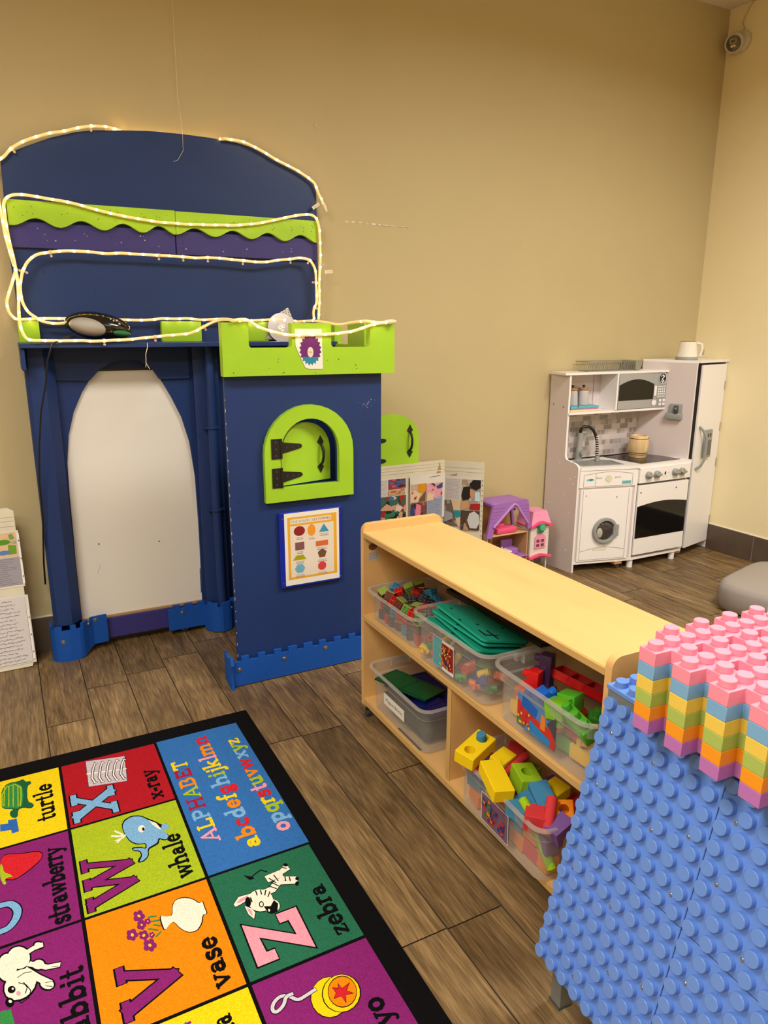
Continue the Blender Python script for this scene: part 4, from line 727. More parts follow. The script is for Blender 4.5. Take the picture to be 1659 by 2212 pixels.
# ------------------------------------------------------------------ clear bins
def bin_(label, cx0, yc, z0, W, Dp, Hh, yaw=0, n=0, g='clear bins on the maple shelf'):
    """W along y (the front), Dp going back along x; cx0 = x of the rim front"""
    e = root('storage_bin', (cx0+Dp/2, yc, z0), label, 'bin', g, yaw)
    M = Matrix.Translation((cx0+Dp/2, yc, z0)) @ Matrix.Rotation(yaw, 4, 'Z')
    def rr_(hx, hy, r, k=5):
        o = []
        for sx, sy, a0 in ((1, 1, 0), (-1, 1, 90), (-1, -1, 180), (1, -1, 270)):
            for i in range(k+1):
                a = math.radians(a0+90*i/k); o.append((sx*(hx-r)+r*math.cos(a), sy*(hy-r)+r*math.sin(a)))
        return o
    hx, hy = Dp/2-.008, W/2-.008; tp = .012
    levels = [(hx-tp-.008, hy-tp-.008, .02, .0), (hx-tp, hy-tp, .026, .006), (hx-.010, hy-.010, .032, Hh*.72), (hx-.003, hy-.003, .034, Hh*.74), (hx, hy, .034, Hh-.006)]
    mb = MB(); mb.M = M; v = []; f = []; n_ = 24
    for a, b, r, z in levels: v += [(p[0], p[1], z) for p in rr_(a, b, r)]
    for j in range(len(levels)-1):
        for k in range(n_): f.append((j*n_+k, j*n_+(k+1) % n_, (j+1)*n_+(k+1) % n_, (j+1)*n_+k))
    f.append(tuple(range(n_-1, -1, -1)))
    mb.put(v, f, M_CLEAR); mb.build('tub', e, angle=50)
    mb = MB(); mb.M = M; o1 = rr_(hx+.008, hy+.008, .04); i1 = rr_(hx-.001, hy-.001, .034)
    mb.ring(o1, i1, lambda u, v_, w: (u, v_, Hh-.007+w), M_CLEARR, .006); mb.build('rim', e, angle=60)
    for s in (-1, 1):
        mb = MB(); mb.M = M; mb.box(-.035, s*(hy+.006), Hh-.028, .035, s*(hy+.0085), Hh-.006, M_CLEARR)
        for u in (-.036, .034): mb.box(u, s*(hy-.004), Hh-.028, u+.002, s*(hy+.0085), Hh-.006, M_CLEARR)
        mb.build('handle', e)
    return e, M
def label_card(e, M, Dp, u0, z0, w, h, z_tilt, draw, nm='picture_label'):
    """paper label on the bin's front wall; u runs left to right as seen"""
    mb = MB(); x = -(Dp/2-.008-.0125)-.0015; k = .10
    O = M @ Vector((x-.002+0*k, -u0, z0)); R3 = M.to_3x3()
    fl = Flat(mb, O, R3 @ Vector((0, -1, 0)), R3 @ Vector((-.02, 0, 1)).normalized(), R3 @ Vector((-1, 0, -.02)).normalized(), .00015)
    fl.rect(0, 0, w, h, M_PAPER); draw(fl, w, h); mb.build(nm, e, smooth=False)
BZ = .3725; BZ2 = .0665
bA, MA = bin_('leftmost clear bin on the upper shelf, heaped with small cubes', .980, 1.853, BZ, .325, .25, .103, .0)
bB, MBn = bin_('middle clear bin on the upper shelf, holding teal plates', .965, 1.503, BZ, .373, .27, .148, .0)
bC, MC = bin_('clear bin on the upper shelf by the blue table, full of big bricks', .970, 1.132, BZ, .352, .27, .148, -.02)
bD, MD = bin_('clear bin on the bottom shelf labelled Magnet Blocks', .972, 1.798, BZ2, .375, .26, .153, .0)
bE, ME = bin_('clear bin on the bottom shelf heaped with foam blocks', .945, 1.235, BZ2, .38, .27, .153, -.03)
cc = lambda n, c: mat('print_'+n, c, .45, .35)
def dB(fl, w, h):
    fl.rect(.001, .001, w*.45, h-.001, cc('teal2', (90, 160, 170))); fl.rect(w*.45, h*.12, w-.002, h*.9, cc('maroon', (140, 36, 38))); rr = random.Random(3)
    for k in range(60):
        u = rr.uniform(w*.48, w-.01); v = rr.uniform(h*.15, h*.85); a = rr.uniform(0, 3); fl.stroke([(u, v), (u+.007*math.cos(a), v+.007*math.sin(a))], .004, cc(*rr.choice([('redp', (196, 48, 44)), ('orangep', (226, 130, 40)), ('bluep', (40, 60, 140)), ('greenp', (60, 130, 60)), ('yellowp', (230, 190, 60))])))
label_card(bB, MBn, .27, -.075, .022, .105, .088, 0, dB)
def dC(fl, w, h):
    fl.rect(0, 0, w, h, cc('skyp', (84, 130, 190))); fl.poly([(0, h*.2), (w, 0), (w, h*.55), (w*.6, h*.5), (0, h*.75)], cc('redp', (196, 48, 44)))
    fl.poly([(w*.1, h*.62), (w*.5, h*.5), (w*.55, h*.8), (w*.15, h*.95)], cc('bluep2', (30, 96, 190))); fl.poly([(w*.3, h*.1), (w*.85, 0), (w*.9, h*.2), (w*.35, h*.38)], cc('bluep3', (40, 130, 200)))
    fl.poly([(w*.62, h*.35), (w*.75, h*.35), (w*.75, h*.75), (w*.65, h*.78)], cc('orangep', (226, 130, 40))); fl.poly([(0, h*.05), (w*.18, h*.02), (w*.12, h*.22), (0, h*.25)], cc('greenp', (60, 130, 60)))
    fl.poly([(w*.78, h*.6), (w*.9, h*.5), (w, h*.3), (w, h*.95)], M_DGREY); rr = random.Random(4)
    for k in range(16): fl.ell(w*rr.uniform(.02, .4), h*rr.uniform(.08, .6), .004, .004, cc('redp', (196, 48, 44)) if k % 2 else cc('yellowp', (230, 190, 60)), 6)
label_card(bC, MC, .27, -.075, .026, .135, .088, 0, dC)
def dE(fl, w, h):
    fl.rect(.002, .002, w-.002, h-.002, cc('violetp', (120, 90, 120))); rr = random.Random(5)
    for k in range(46):
        u = rr.uniform(.004, w-.02); v = rr.uniform(.004, h-.014); a = rr.uniform(.006, .014)
        fl.rect(u, v, u+a, v+a*.8, cc(*rr.choice([('redp', (196, 48, 44)), ('orangep', (226, 130, 40)), ('bluep', (40, 60, 140)), ('greenp', (60, 130, 60)), ('plum', (104, 40, 110))])))
label_card(bE, ME, .27, -.062, .02, .115, .082, 0, dE)
def dD(fl, w, h):
    fl.text('Magnet Blocks', w*.5, h*.38, .0115, M_BLACK, w*.8, 'C')
label_card(bD, MD, .26, -.085, .050, .135, .040, 0, dD, 'name_label')

# ------------------------------------------------------------------ things in the bins
FC = {'yellow': (240, 206, 20), 'red': (206, 58, 62), 'lime': (150, 190, 30), 'blue': (66, 130, 170), 'purple': (120, 84, 150), 'orange': (232, 132, 22), 'green': (60, 150, 60)}
fm = lambda n: mat('foam_'+n, FC[n], .8, .15, bump=.15, bscale=300)
def place(o, x, y, z, yaw=0, pitch=0, roll=0):
    o.rotation_euler = (math.radians(roll), math.radians(pitch), math.radians(yaw)); o.location = (x, y, z); return o
FG = 'foam blocks heaped in the bottom-shelf bin'
def fblock(c, L, W, H, x, y, z, yaw, pitch=0, roll=0, holes=0, label=None, peg=None, cutout=False):
    mb = MB()
    if cutout:
        pr = [(-L/2, 0), (-L/2, H), (L/2, H), (L/2, 0)]+[(L*.28*math.cos(a*PI/12), L*.28*math.sin(a*PI/12)) for a in range(0, 13)]
        mb.prism(pr, lambda u, v, w: (u, w-W/2, v-H/2), fm(c), W)
    elif holes:
        # the face is left open round each hole so that it is a real bore
        n = holes; cw = L/n; r = min(cw, W)*.27; hd = H
        for k in range(n):
            cx = -L/2+cw*(k+.5); K = 16; o = []; q = []
            for a in range(K):
                th = 2*PI*(a+.5)/K; q.append((cx+r*math.cos(th), r*math.sin(th))); m_ = max(abs(math.cos(th))/(cw/2), abs(math.sin(th))/(W/2)); o.append((cx+math.cos(th)/m_, math.sin(th)/m_))
            mb.ring(o, q, lambda u, v, w: (u, v, -hd/2+w), fm(c), hd)
        # square off the corners
        mb.bm.free(); mb = MB()
        mb.box(-L/2, -W/2, -H/2, L/2, W/2, H/2, fm(c), .0015)
    else: mb.box(-L/2, -W/2, -H/2, L/2, W/2, H/2, fm(c), .0015)
    o = mb.build('foam_block', origin=(0, 0, 0)); 
    if holes:
        cut = MB(); cw = L/holes; r = min(cw, W)*.27
        for k in range(holes): cut.cyl((-L/2+cw*(k+.5), 0, -H*.2), (-L/2+cw*(k+.5), 0, H), r, fm(c), seg=20)
        cm = cut.build('cutter', origin=(0, 0, 0)); md = o.modifiers.new('bore', 'BOOLEAN'); md.object = cm; md.operation = 'DIFFERENCE'; md.solver = 'EXACT'
        dg = bpy.context.evaluated_depsgraph_get(); me = bpy.data.meshes.new_from_object(o.evaluated_get(dg)); o.modifiers.clear(); o.data = me; me.shade_smooth(); me.set_sharp_from_angle(angle=.6); bpy.data.objects.remove(cm)
    place(o, x, y, z, yaw, pitch, roll); tag(o, label, 'foam block', FG); return o
def fcyl(c, L, r, x, y, z, yaw, pitch, label):
    mb = MB(); mb.lathe((-L/2, 0, 0), [(r*.85, 0), (r, r*.15), (r, L-r*.15), (r*.85, L)], fm(c), 20, (1, 0, 0)); o = mb.build('foam_rod', origin=(0, 0, 0)); place(o, x, y, z, yaw, pitch); tag(o, label, 'foam rod', FG); return o
fblock('yellow', .108, .056, .036, .978, 1.357, .247, 22, -6, 8, 2, 'yellow foam block with round holes, topmost at the bin\'s left end')
mb = MB(); mb.lathe((0, 0, 0), [(.0125, 0), (.0125, .030), (.011, .032)], fm('blue'), 18); o = mb.build('foam_peg', origin=(0, 0, 0)); place(o, 1.002, 1.366, .254, 0, -6, 8); tag(o, 'blue foam peg standing in the yellow block\'s hole', 'foam peg', FG)
fblock('red', .075, .055, .034, 1.008, 1.345, .202, 25, 4, -3, 1, 'red foam block with a hole, under the yellow holed block')
mb = MB(); mb.lathe((0, 0, 0), [(.0125, 0), (.0125, .022), (.011, .024)], fm('blue'), 18); o = mb.build('foam_peg', origin=(0, 0, 0)); place(o, 1.006, 1.338, .198, 0, 0, 0); tag(o, 'blue foam peg sunk in the red foam block', 'foam peg', FG)
fblock('yellow', .042, .062, .034, 1.024, 1.303, .233, -70, 12, 0, 0, 'small yellow foam block between the red rod and the left end')
fblock('yellow', .108, .052, .034, .958, 1.238, .236, -106, 8, -4, 0, 'long plain yellow foam block lying towards the bin front')
fcyl('red', .095, .011, 1.048, 1.283, .226, 13, -8, 'red foam rod slanting back behind the yellow blocks')
fcyl('red', .05, .012, .985, 1.312, .206, -10, 5, 'short red foam rod against the bin\'s front wall')
fblock('lime', .056, .070, .045, 1.040, 1.228, .220, -15, 6, 5, 1, 'lime green foam block with a round hole')
fblock('blue', .075, .055, .035, .989, 1.165, .198, 14, 0, 4, 0, 'blue foam arch block under the rods', cutout=True)
fblock('blue', .10, .048, .03, 1.032, 1.146, .212, -107, 14, 6, 0, 'long blue foam block leaning at the bin\'s middle')
fcyl('lime', .060, .011, .972, 1.130, .220, -95, 22, 'lime green foam rod leaning between blue and red blocks')
fblock('red', .052, .046, .042, .978, 1.112, .208, -40, 6, 4, 0, 'red foam cube at the bin front beside the red rod')
fcyl('red', .085, .0125, .996, 1.086, .226, -140, 52, 'red foam rod standing up at the bin\'s right front')
fblock('purple', .058, .04, .036, 1.006, 1.060, .205, 5, -18, 0, 0, 'purple foam arch block at the bin\'s right end', cutout=True)
fblock('orange', .046, .044, .046, 1.042, 1.088, .215, -125, 30, 10, 1, 'orange foam cube with a round hole near the table')
fblock('yellow', .05, .05, .03, 1.096, 1.18, .20, -80, 5, 5, 0, 'yellow foam block at the back behind the lime block')
fblock('red', .09, .045, .032, 1.085, 1.33, .215, 40, 5, 5, 0, 'red foam block deep behind the holed yellow block')
fcyl('lime', .12, .0125, .994, 1.105, .142, 93, -50, 'long lime green foam rod leaning inside the front wall')
rr = random.Random(12)
low = [('orange', .975, 1.37), ('orange', 1.0, 1.34), ('blue', .985, 1.29), ('red', 1.06, 1.36), ('purple', .99, 1.24), ('orange', .975, 1.19), ('red', .99, 1.14), ('orange', .985, 1.10), ('purple', 1.07, 1.27), ('blue', 1.08, 1.20), ('red', 1.08, 1.13), ('yellow', 1.05, 1.08), ('green', 1.13, 1.33), ('blue', 1.14, 1.25), ('orange', 1.14, 1.16), ('lime', 1.12, 1.09)]
for i, (c, x, y) in enumerate(low):
    for z in (.094, .146):
        cc_ = c if z < .1 else rr.choice(['red', 'orange', 'blue', 'lime', 'purple', 'yellow'])
        xx = max(x+.012, 1.004)+.006*(z < .1); yy = min(max(y, 1.09), 1.37)
        fblock(cc_, rr.uniform(.045, .06), rr.uniform(.035, .045), .04, xx, yy, z, rr.choice([90, 90, 84, 96])+rr.uniform(-6, 6), rr.uniform(-8, 8), 0, 0, '%s foam block buried low in the heap of foam blocks' % cc_)
# big studded bricks
BC = {'purple': (58, 36, 74), 'red': (206, 26, 26), 'blue': (20, 100, 200), 'green': (74, 166, 40), 'lime': (120, 186, 30), 'yellow': (240, 196, 30), 'dkgreen': (48, 110, 30), 'orange': (220, 84, 20)}
bmm = lambda n: mat('brick_'+n, BC[n], .22, .5)
BG = 'big studded bricks heaped in the upper-shelf bin'
def brick(c, nx, ny, x, y, z, yaw, pitch=0, roll=0, label='', p=.034, h=.034):
    mb = MB(); L, W = nx*p, ny*p; mb.box(-L/2, -W/2, -h/2, L/2, W/2, h/2, bmm(c), .002, 2)
    for i in range(nx):
        for j in range(ny): mb.lathe((-L/2+p*(i+.5), -W/2+p*(j+.5), h/2), [(p*.31, 0), (p*.31, p*.36), (p*.27, p*.46), (p*.12, p*.5)], bmm(c), 20)
    o = mb.build('studded_brick', origin=(0, 0, 0)); place(o, x, y, z, yaw, pitch, roll); tag(o, label, 'brick', BG); return o
def brick_up(c, n, ctr, sd, label, p=.031):
    o = brick(c, n, 1, 0, 0, 0, 0, 0, 0, label, p, p); z = Vector(sd).normalized(); x = Vector((0, 0, 1)); y = z.cross(x)
    o.matrix_basis = Matrix(((x.x, y.x, z.x, ctr[0]), (x.y, y.y, z.y, ctr[1]), (x.z, y.z, z.z, ctr[2]), (0, 0, 0, 1)))
brick_up('purple', 3, (1.072, 1.214, .508), (-.45, .9, .05), 'dark purple studded brick standing on its side')
brick_up('red', 2, (1.036, 1.212, .492), (-.4, .92, .05), 'red studded brick with shiny studs pointing left', .030)
brick('blue', 1, 1, 1.010, 1.150, .487, -15, 62, 0, 'blue studded brick in front of the purple one', .036, .036)
brick('green', 1, 1, 1.046, 1.100, .494, 18, 6, 174, 'mid green smooth-topped brick beside the lime one', .044, .04)
brick('lime', 1, 1, 1.003, 1.090, .492, 18, 4, 170, 'lime green brick lying upside down', .044, .04)
brick('green', 3, 1, 1.006, 1.030, .486, -100, 3, 25, 'green brick with three rounded studs in a row', .034, .034)
brick('dkgreen', 1, 1, 1.068, 1.042, .466, -40, 10, 5, 'dark green single-stud brick near the table', .036, .036)
brick('blue', 2, 1, 1.025, 1.195, .445, -90, 4, 10, 'blue brick half hidden by the bin front', .034, .034)
brick('red', 2, 1, 1.015, 1.115, .455, -92, 4, 0, 'red brick under the lime brick', .034, .034)
rr = random.Random(21)
mb = MB(); mb.box(-.085, -.03, -.01, .085, .03, .002, bmm('red'), .002)
for k in range(5): mb.box(-.083+k*.0415, -.03, 0, -.081+k*.0415, .03, .012, bmm('red'))
mb.box(-.085, -.03, 0, .085, -.028, .012, bmm('red')); mb.box(-.085, .028, 0, .085, .03, .012, bmm('red'))
o = mb.build('brick_tray', origin=(0, 0, 0)); place(o, 1.135, 1.14, .487, -68, 10, -15); tag(o, 'dark red divided brick tray at the back of the bin', 'tray')
low = [('yellow', 1.26), ('blue', 1.22), ('yellow', 1.18), ('red', 1.14), ('green', 1.10), ('red', 1.06), ('yellow', 1.03)]
for i, (c, y) in enumerate(low):
    brick(c, 1, 2, 1.036+.004*(i % 2), min(y, 1.245), .402, rr.uniform(-6, 6), 0, 0, '%s brick pressed against the lower bin front' % c)
    brick(rr.choice(['red', 'yellow', 'green', 'orange']), 1, 2, 1.045, min(y-.01, 1.24), .438, rr.uniform(-8, 8), 0, 0, 'studded brick in the middle layer of the brick bin')
    brick(rr.choice(['orange', 'red', 'purple']), 2, 1, 1.105, min(y, 1.245), .42, rr.uniform(70, 110), 0, 0, 'studded brick deep at the back of the brick bin')
brick('yellow', 1, 1, 1.035, 1.015, .45, 30, 0, 0, 'yellow brick glimpsed beside the green studs', .034, .03)
# teal plates with punched number
tm = mat('teal_plate', (22, 154, 128), .5, .3); TG = 'teal plates stacked in the middle bin'
def plate(x, y, z, yaw, pitch, roll, label, four=False):
    mb = MB(); L, W, r = .235, .158, .016; o = []
    for sx, sy, a0 in ((1, 1, 0), (-1, 1, 90), (-1, -1, 180), (1, -1, 270)):
        for k in range(5): a = math.radians(a0+22.5*k); o.append((sx*(L/2-r)+r*math.cos(a), sy*(W/2-r)+r*math.sin(a)))
    mb.prism(o, lambda u, v, w: (u, v, w), tm, .0065)
    fl = Flat(mb, (0, 0, .0066), (1, 0, 0), (0, 1, 0), (0, 0, 1), .0001); hk = mat('punched_hole', (4, 40, 36), .8, .1)
    for u, v in ((-.085, -.045), (-.045, .052), (.02, -.030), (.035, .045), (-.005, -.07)): fl.ell(u, v, .0048, .0048, hk, 12)
    if four:
        g = Flat(mb, (.104, -.062, .0069), (0, 1, 0), (-1, 0, 0), (0, 0, 1), .0002)
        g.stroke([(.036, -.004), (.036, .046)], .0065, M_BLACK); g.stroke([(.010, .046), (.010, .017), (.050, .017)], .0065, M_BLACK)
    ob = mb.build('teal_plate', origin=(0, 0, 0)); place(ob, x, y, z, yaw, pitch, roll); tag(ob, label, 'plate', TG); return ob
plate(1.075, 1.487, .5255, -90, 4, -14, 'topmost teal plate, marked with a black number 4', True)
plate(1.068, 1.492, .5135, -86, 4, -14, 'second teal plate, just under the one marked 4')
plate(1.062, 1.484, .5020, -92, 4, -14, 'third teal plate in the slanting stack')
plate(1.055, 1.494, .4905, -85, 4, -14, 'lowest teal plate of the slanting stack')
KG = 'small construction pieces at the bottom of the middle bin'; rr = random.Random(31)
for i in range(30):
    c = ['yellow', 'red', 'blue', 'green', 'orange'][i % 5]; mb = MB(); r = .010
    mb.ring([(r*math.cos(a*PI/8), r*math.sin(a*PI/8)) for a in range(16)], [(r*.55*math.cos(a*PI/8), r*.55*math.sin(a*PI/8)) for a in range(16)], lambda u, v, w: (u, v, w-.016), mat('bit_'+c, {'yellow': (230, 190, 40), 'red': (200, 50, 40), 'blue': (40, 60, 140), 'green': (60, 140, 70), 'orange': (226, 110, 60)}[c], .4), .032)
    mb.box(-.004, r*.9, -.005, .004, r*2.1, .005, mat('bit_'+c, (0, 0, 0)))
    o = mb.build('connector_tube', origin=(0, 0, 0)); place(o, 1.005+.025*(i % 3)+rr.uniform(-.004, .004), 1.655-.0315*(i//3)+rr.uniform(-.004, .004), .396+.024*(i % 2)+.015*rr.random(), rr.uniform(0, 180), rr.uniform(50, 120), 0); tag(o, '%s ring connector piece seen through the middle bin front' % c, 'connector', KG+', '+c)
# small patterned cubes
CG = 'small patterned cubes in the leftmost bin'; rr = random.Random(41)
cp = {'red': (204, 34, 30), 'brown': (110, 52, 34), 'black': (34, 32, 36), 'green': (96, 140, 50), 'blue': (60, 140, 180), 'tan': (214, 168, 128)}
nm = ['red', 'brown', 'black', 'green', 'red', 'blue', 'black', 'brown', 'red', 'red']
def cube(c, x, y, z, a, b, d, s=.03):
    mb = MB(); base = mat('cube_'+c, cp[c], .5, .3, var=.5, vscale=300); mb.box(-s/2, -s/2, -s/2, s/2, s/2, s/2, base, .001)
    ln = mat('cube_line', (20, 18, 18), .5) if c != 'black' else mat('cube_line2', (120, 112, 108), .5)
    for N_, U, V in (((0, 0, 1), (1, 0, 0), (0, 1, 0)), ((-1, 0, 0), (0, 1, 0), (0, 0, 1)), ((0, -1, 0), (1, 0, 0), (0, 0, 1)), ((1, 0, 0), (0, 1, 0), (0, 0, 1))):
        fl = Flat(mb, Vector(N_)*s/2, U, V, N_, .0001); l = fl.lay()
        for k in (-1, 0, 1): fl.stroke([(-s*.45, k*s*.27), (s*.45, k*s*.27)], .0012, ln, l)
        for k in (-1, 1): fl.stroke([(k*s*.2, -s*.45), (k*s*.2, s*.45)], .0012, ln, l+.00005)
    if c in ('green', 'brown'):
        mb.box(-s/2-.0006, -s/2-.0006, s*.44, s/2+.0006, s/2+.0006, s/2+.0006, mat('cube_lime', (140, 160, 70), .5))
    o = mb.build('patterned_cube', origin=(0, 0, 0)); place(o, x, y, z, a, b, d); tag(o, '%s patterned toy cube heaped in the leftmost clear bin' % c, 'cube', CG+', '+c)
i = 0
for lay, z in ((0, .391), (1, .423), (2, .452)):
    for r_ in range(4):
        for k in range(7):
            x = 1.034+.036*r_+rr.uniform(-.003, .003); y = 1.965-.037*k+rr.uniform(-.003, .003)
            if lay < 2 and 0 < r_ and 0 < k < 6 and lay == 0: continue
            if lay == 2 and (k == 0 and r_ > 1): continue
            q = lay == 2; cube(nm[rr.randrange(10)], x, y, z+(rr.uniform(-.004, .012)+.006*r_*(k < 4) if q else 0), rr.uniform(-40, 40), rr.uniform(-25, 25)*q, rr.uniform(-25, 25)*q); i += 1
# magnet tiles
GM = 'translucent magnet tiles in the labelled bin'
def tile(c, x, y, z, yaw, pitch, roll, label, s=.148, w=.1):
    mb = MB(); m = clear('tile_'+c, {'green': (0, 92, 50), 'blue': (18, 24, 96), 'dark': (36, 36, 44)}[c], .93, .15); f = mat('tileframe_'+c, {'green': (4, 74, 44), 'blue': (14, 18, 80), 'dark': (28, 28, 36)}[c], .25)
    mb.box(-s/2, -w/2, -.002, s/2, w/2, .002, m); o = mb.build('magnet_tile', origin=(0, 0, 0))
    h = MB(); h.ring([(-s/2, -w/2), (s/2, -w/2), (s/2, w/2), (-s/2, w/2)], [(-s/2+.006, -w/2+.006), (s/2-.006, -w/2+.006), (s/2-.006, w/2-.006), (-s/2+.006, w/2-.006)], lambda u, v, q: (u, v, -.003+q), f, .006)
    h.box(-.002, -w/2, -.0025, .002, w/2, .0025, f); h.build('tile_frame'); k = bpy.data.objects[-1] if False else None
    fr = [ob for ob in COL.objects if ob.name.startswith('tile_frame') and ob.parent is None][0]
    fr.data.transform(Matrix.Translation(fr.location)); fr.location = (0, 0, 0); fr.parent = o
    place(o, x, y, z, yaw, pitch, roll); tag(o, label, 'magnet tile', GM); return o
for k in range(7): tile('dark' if k < 6 else 'blue', 1.10, 1.805, .085+.012*k, 90+rr.uniform(-3, 3), 0, 0, 'dark magnet tile flat in the pile under the green one' if k < 6 else 'dark blue magnet tile flat on top of the low pile', .27, .16)
tile('green', 1.055, 1.83, .190, -62, 6, -10, 'large dark green magnet tile lying across the top', .19, .13)
tile('blue', 1.06, 1.70, .180, -70, 0, -8, 'dark blue magnet tile sloping at the right end', .12, .12)
mb = MB(); mb.box(.994, 1.80, .0665, 1.002, 1.66, .069, M_BLACK, .001); o = tag(mb.build('black_strip'), 'thin black plastic strip lying on the bottom shelf edge', 'strip')
mb = MB(); mb.box(1.13, 1.30, .5215, 1.262, 1.74, .5275, M_BLACK, .002); mb.ring([(1.13, 1.30), (1.262, 1.30), (1.262, 1.74), (1.13, 1.74)], [(1.136, 1.306), (1.256, 1.306), (1.256, 1.734), (1.136, 1.734)], lambda u, v, w: (u, v, .5275+w), M_BLACK, .006)
o = mb.build('black_tray'); o.location.x = 1.19; o.location.z = .5215; tag(o, 'black plastic tray lying across the bins at the back of the shelf', 'tray')

# ------------------------------------------------------------------ blue studded building table
M_GREYD = mat('frame_grey', (118, 120, 116), .45, .4)
t = root('building_table', (.97, .60, 0), 'periwinkle blue studded building table with slanted stud panels and grey legs', 'building table')
d = .034; O = Vector((.9161, .8672, .6373)); da = Vector((-.2391, .0083, -.971)).normalized(); db = Vector((-.0683, -.9976, .0082)); db = (db-da*db.dot(da)).normalized()
nn = da.cross(db); nn = -nn if nn.x > 0 else nn
SH = .0108; O2 = O-nn*SH                                  # stud centre on the plate face
PM = Matrix(((db.x, da.x, -nn.x, O2.x), (db.y, da.y, -nn.y, O2.y), (db.z, da.z, -nn.z, O2.z), (0, 0, 0, 1)))   # x along the rows, y down the slope, z into the plate
rr = random.Random(6)
for pr in range(2):
    for pc in range(3):
        mb = MB(); mb.M = PM; g = .0008; x0, x1 = (pc*8-.5)*d+g, (pc*8+7.5)*d-g; y0, y1 = (pr*8-.5)*d+g, (pr*8+7.5)*d-g
        if pr == 0: y0 += .0035
        mb.box(x0, y0, 0, x1, y1, .012, M_BLUEB, .0008)
        for i in range(8):
            for j in range(8):
                c = ((pc*8+j)*d, (pr*8+i)*d, 0); mb.lathe(c, [(.0121, .0), (.0119, SH-.0008), (.0111, SH)], M_BLUEB, 24, (0, 0, -1))
        o = mb.build('stud_panel', t, angle=28)
        for (i, j) in ((1.5, .45), (1.5, 3.5), (4.5, .45), (4.5, 4.5), (6.5, 2.5), (3.5, 6.5), (6.5, 6.5)):
            s_ = MB(); s_.M = PM; c = ((pc*8+j)*d, (pr*8+i)*d, 0); s_.lathe(c, [(.0034, 0), (.0034, .0006), (.0028, .0012), (.0012, .0008), (0, .0008)], M_STEEL, 12, (0, 0, -1)); s_.build('screw', o)
ya = -.0466; ax = Vector((math.cos(ya), math.sin(ya), 0)); ay = Vector((math.sin(ya), -math.cos(ya), 0))
TM = Matrix(((ax.x, ay.x, 0, .926), (ax.y, ay.y, 0, .884), (0, 0, 1, 0), (0, 0, 0, 1)))
mb = MB(); mb.M = TM; mb.box(0, 0, .658, .40, .83, .667, M_BLUEB, .001)
lat = Vector((.8756, .7406, 0))
for i in range(12):
    for j in range(25):
        p = Vector((.019+i*d, .019+j*d, 0)); wpt = TM @ p
        q = wpt-lat; r_ = q.dot(ax)/d; k_ = q.dot(ay)/d
        if r_ > -.9 and k_ > -1.4 and k_ < 12 and r_ < 12.6: continue
        if p.x < .38 and p.y < .81: mb.lathe((p.x, p.y, .667), [(.0121, 0), (.0119, SH-.0008), (.0111, SH)], M_BLUEB, 24)
mb.build('stud_top', t, angle=28)
mb = MB(); mb.M = TM; mb.box(.002, .002, .632, .396, .826, .658, M_GREYD, .001); mb.build('top_rail', t)
mb = MB(); mb.M = PM; mb.box(-.5*d+.004, -.012, .012, 23.5*d-.004, 15.5*d-.006, .024, M_GREY, .001); mb.build('panel_frame', t)
# far slope
mb = MB(); mb.M = TM; mb.prism([(.40, .655), (.52, .14), (.508, .138), (.388, .645)], lambda u, v, w: (u, .004+w, v), M_BLUEB, .82); mb.build('rear_panel', t)
for u, v in ((-.088, .012), (-.088, .78), (.46, .012), (.46, .78)):
    mb = MB(); mb.M = TM; mb.box(u, v, 0, u+.028, v+.028, .20, M_GREYD, .0015); o = mb.build('leg', t)
    m_ = MB(); m_.M = TM; m_.box(u-.002, v-.002, 0, u+.030, v+.030, .004, M_DGREY); m_.build('foot_pad', o)
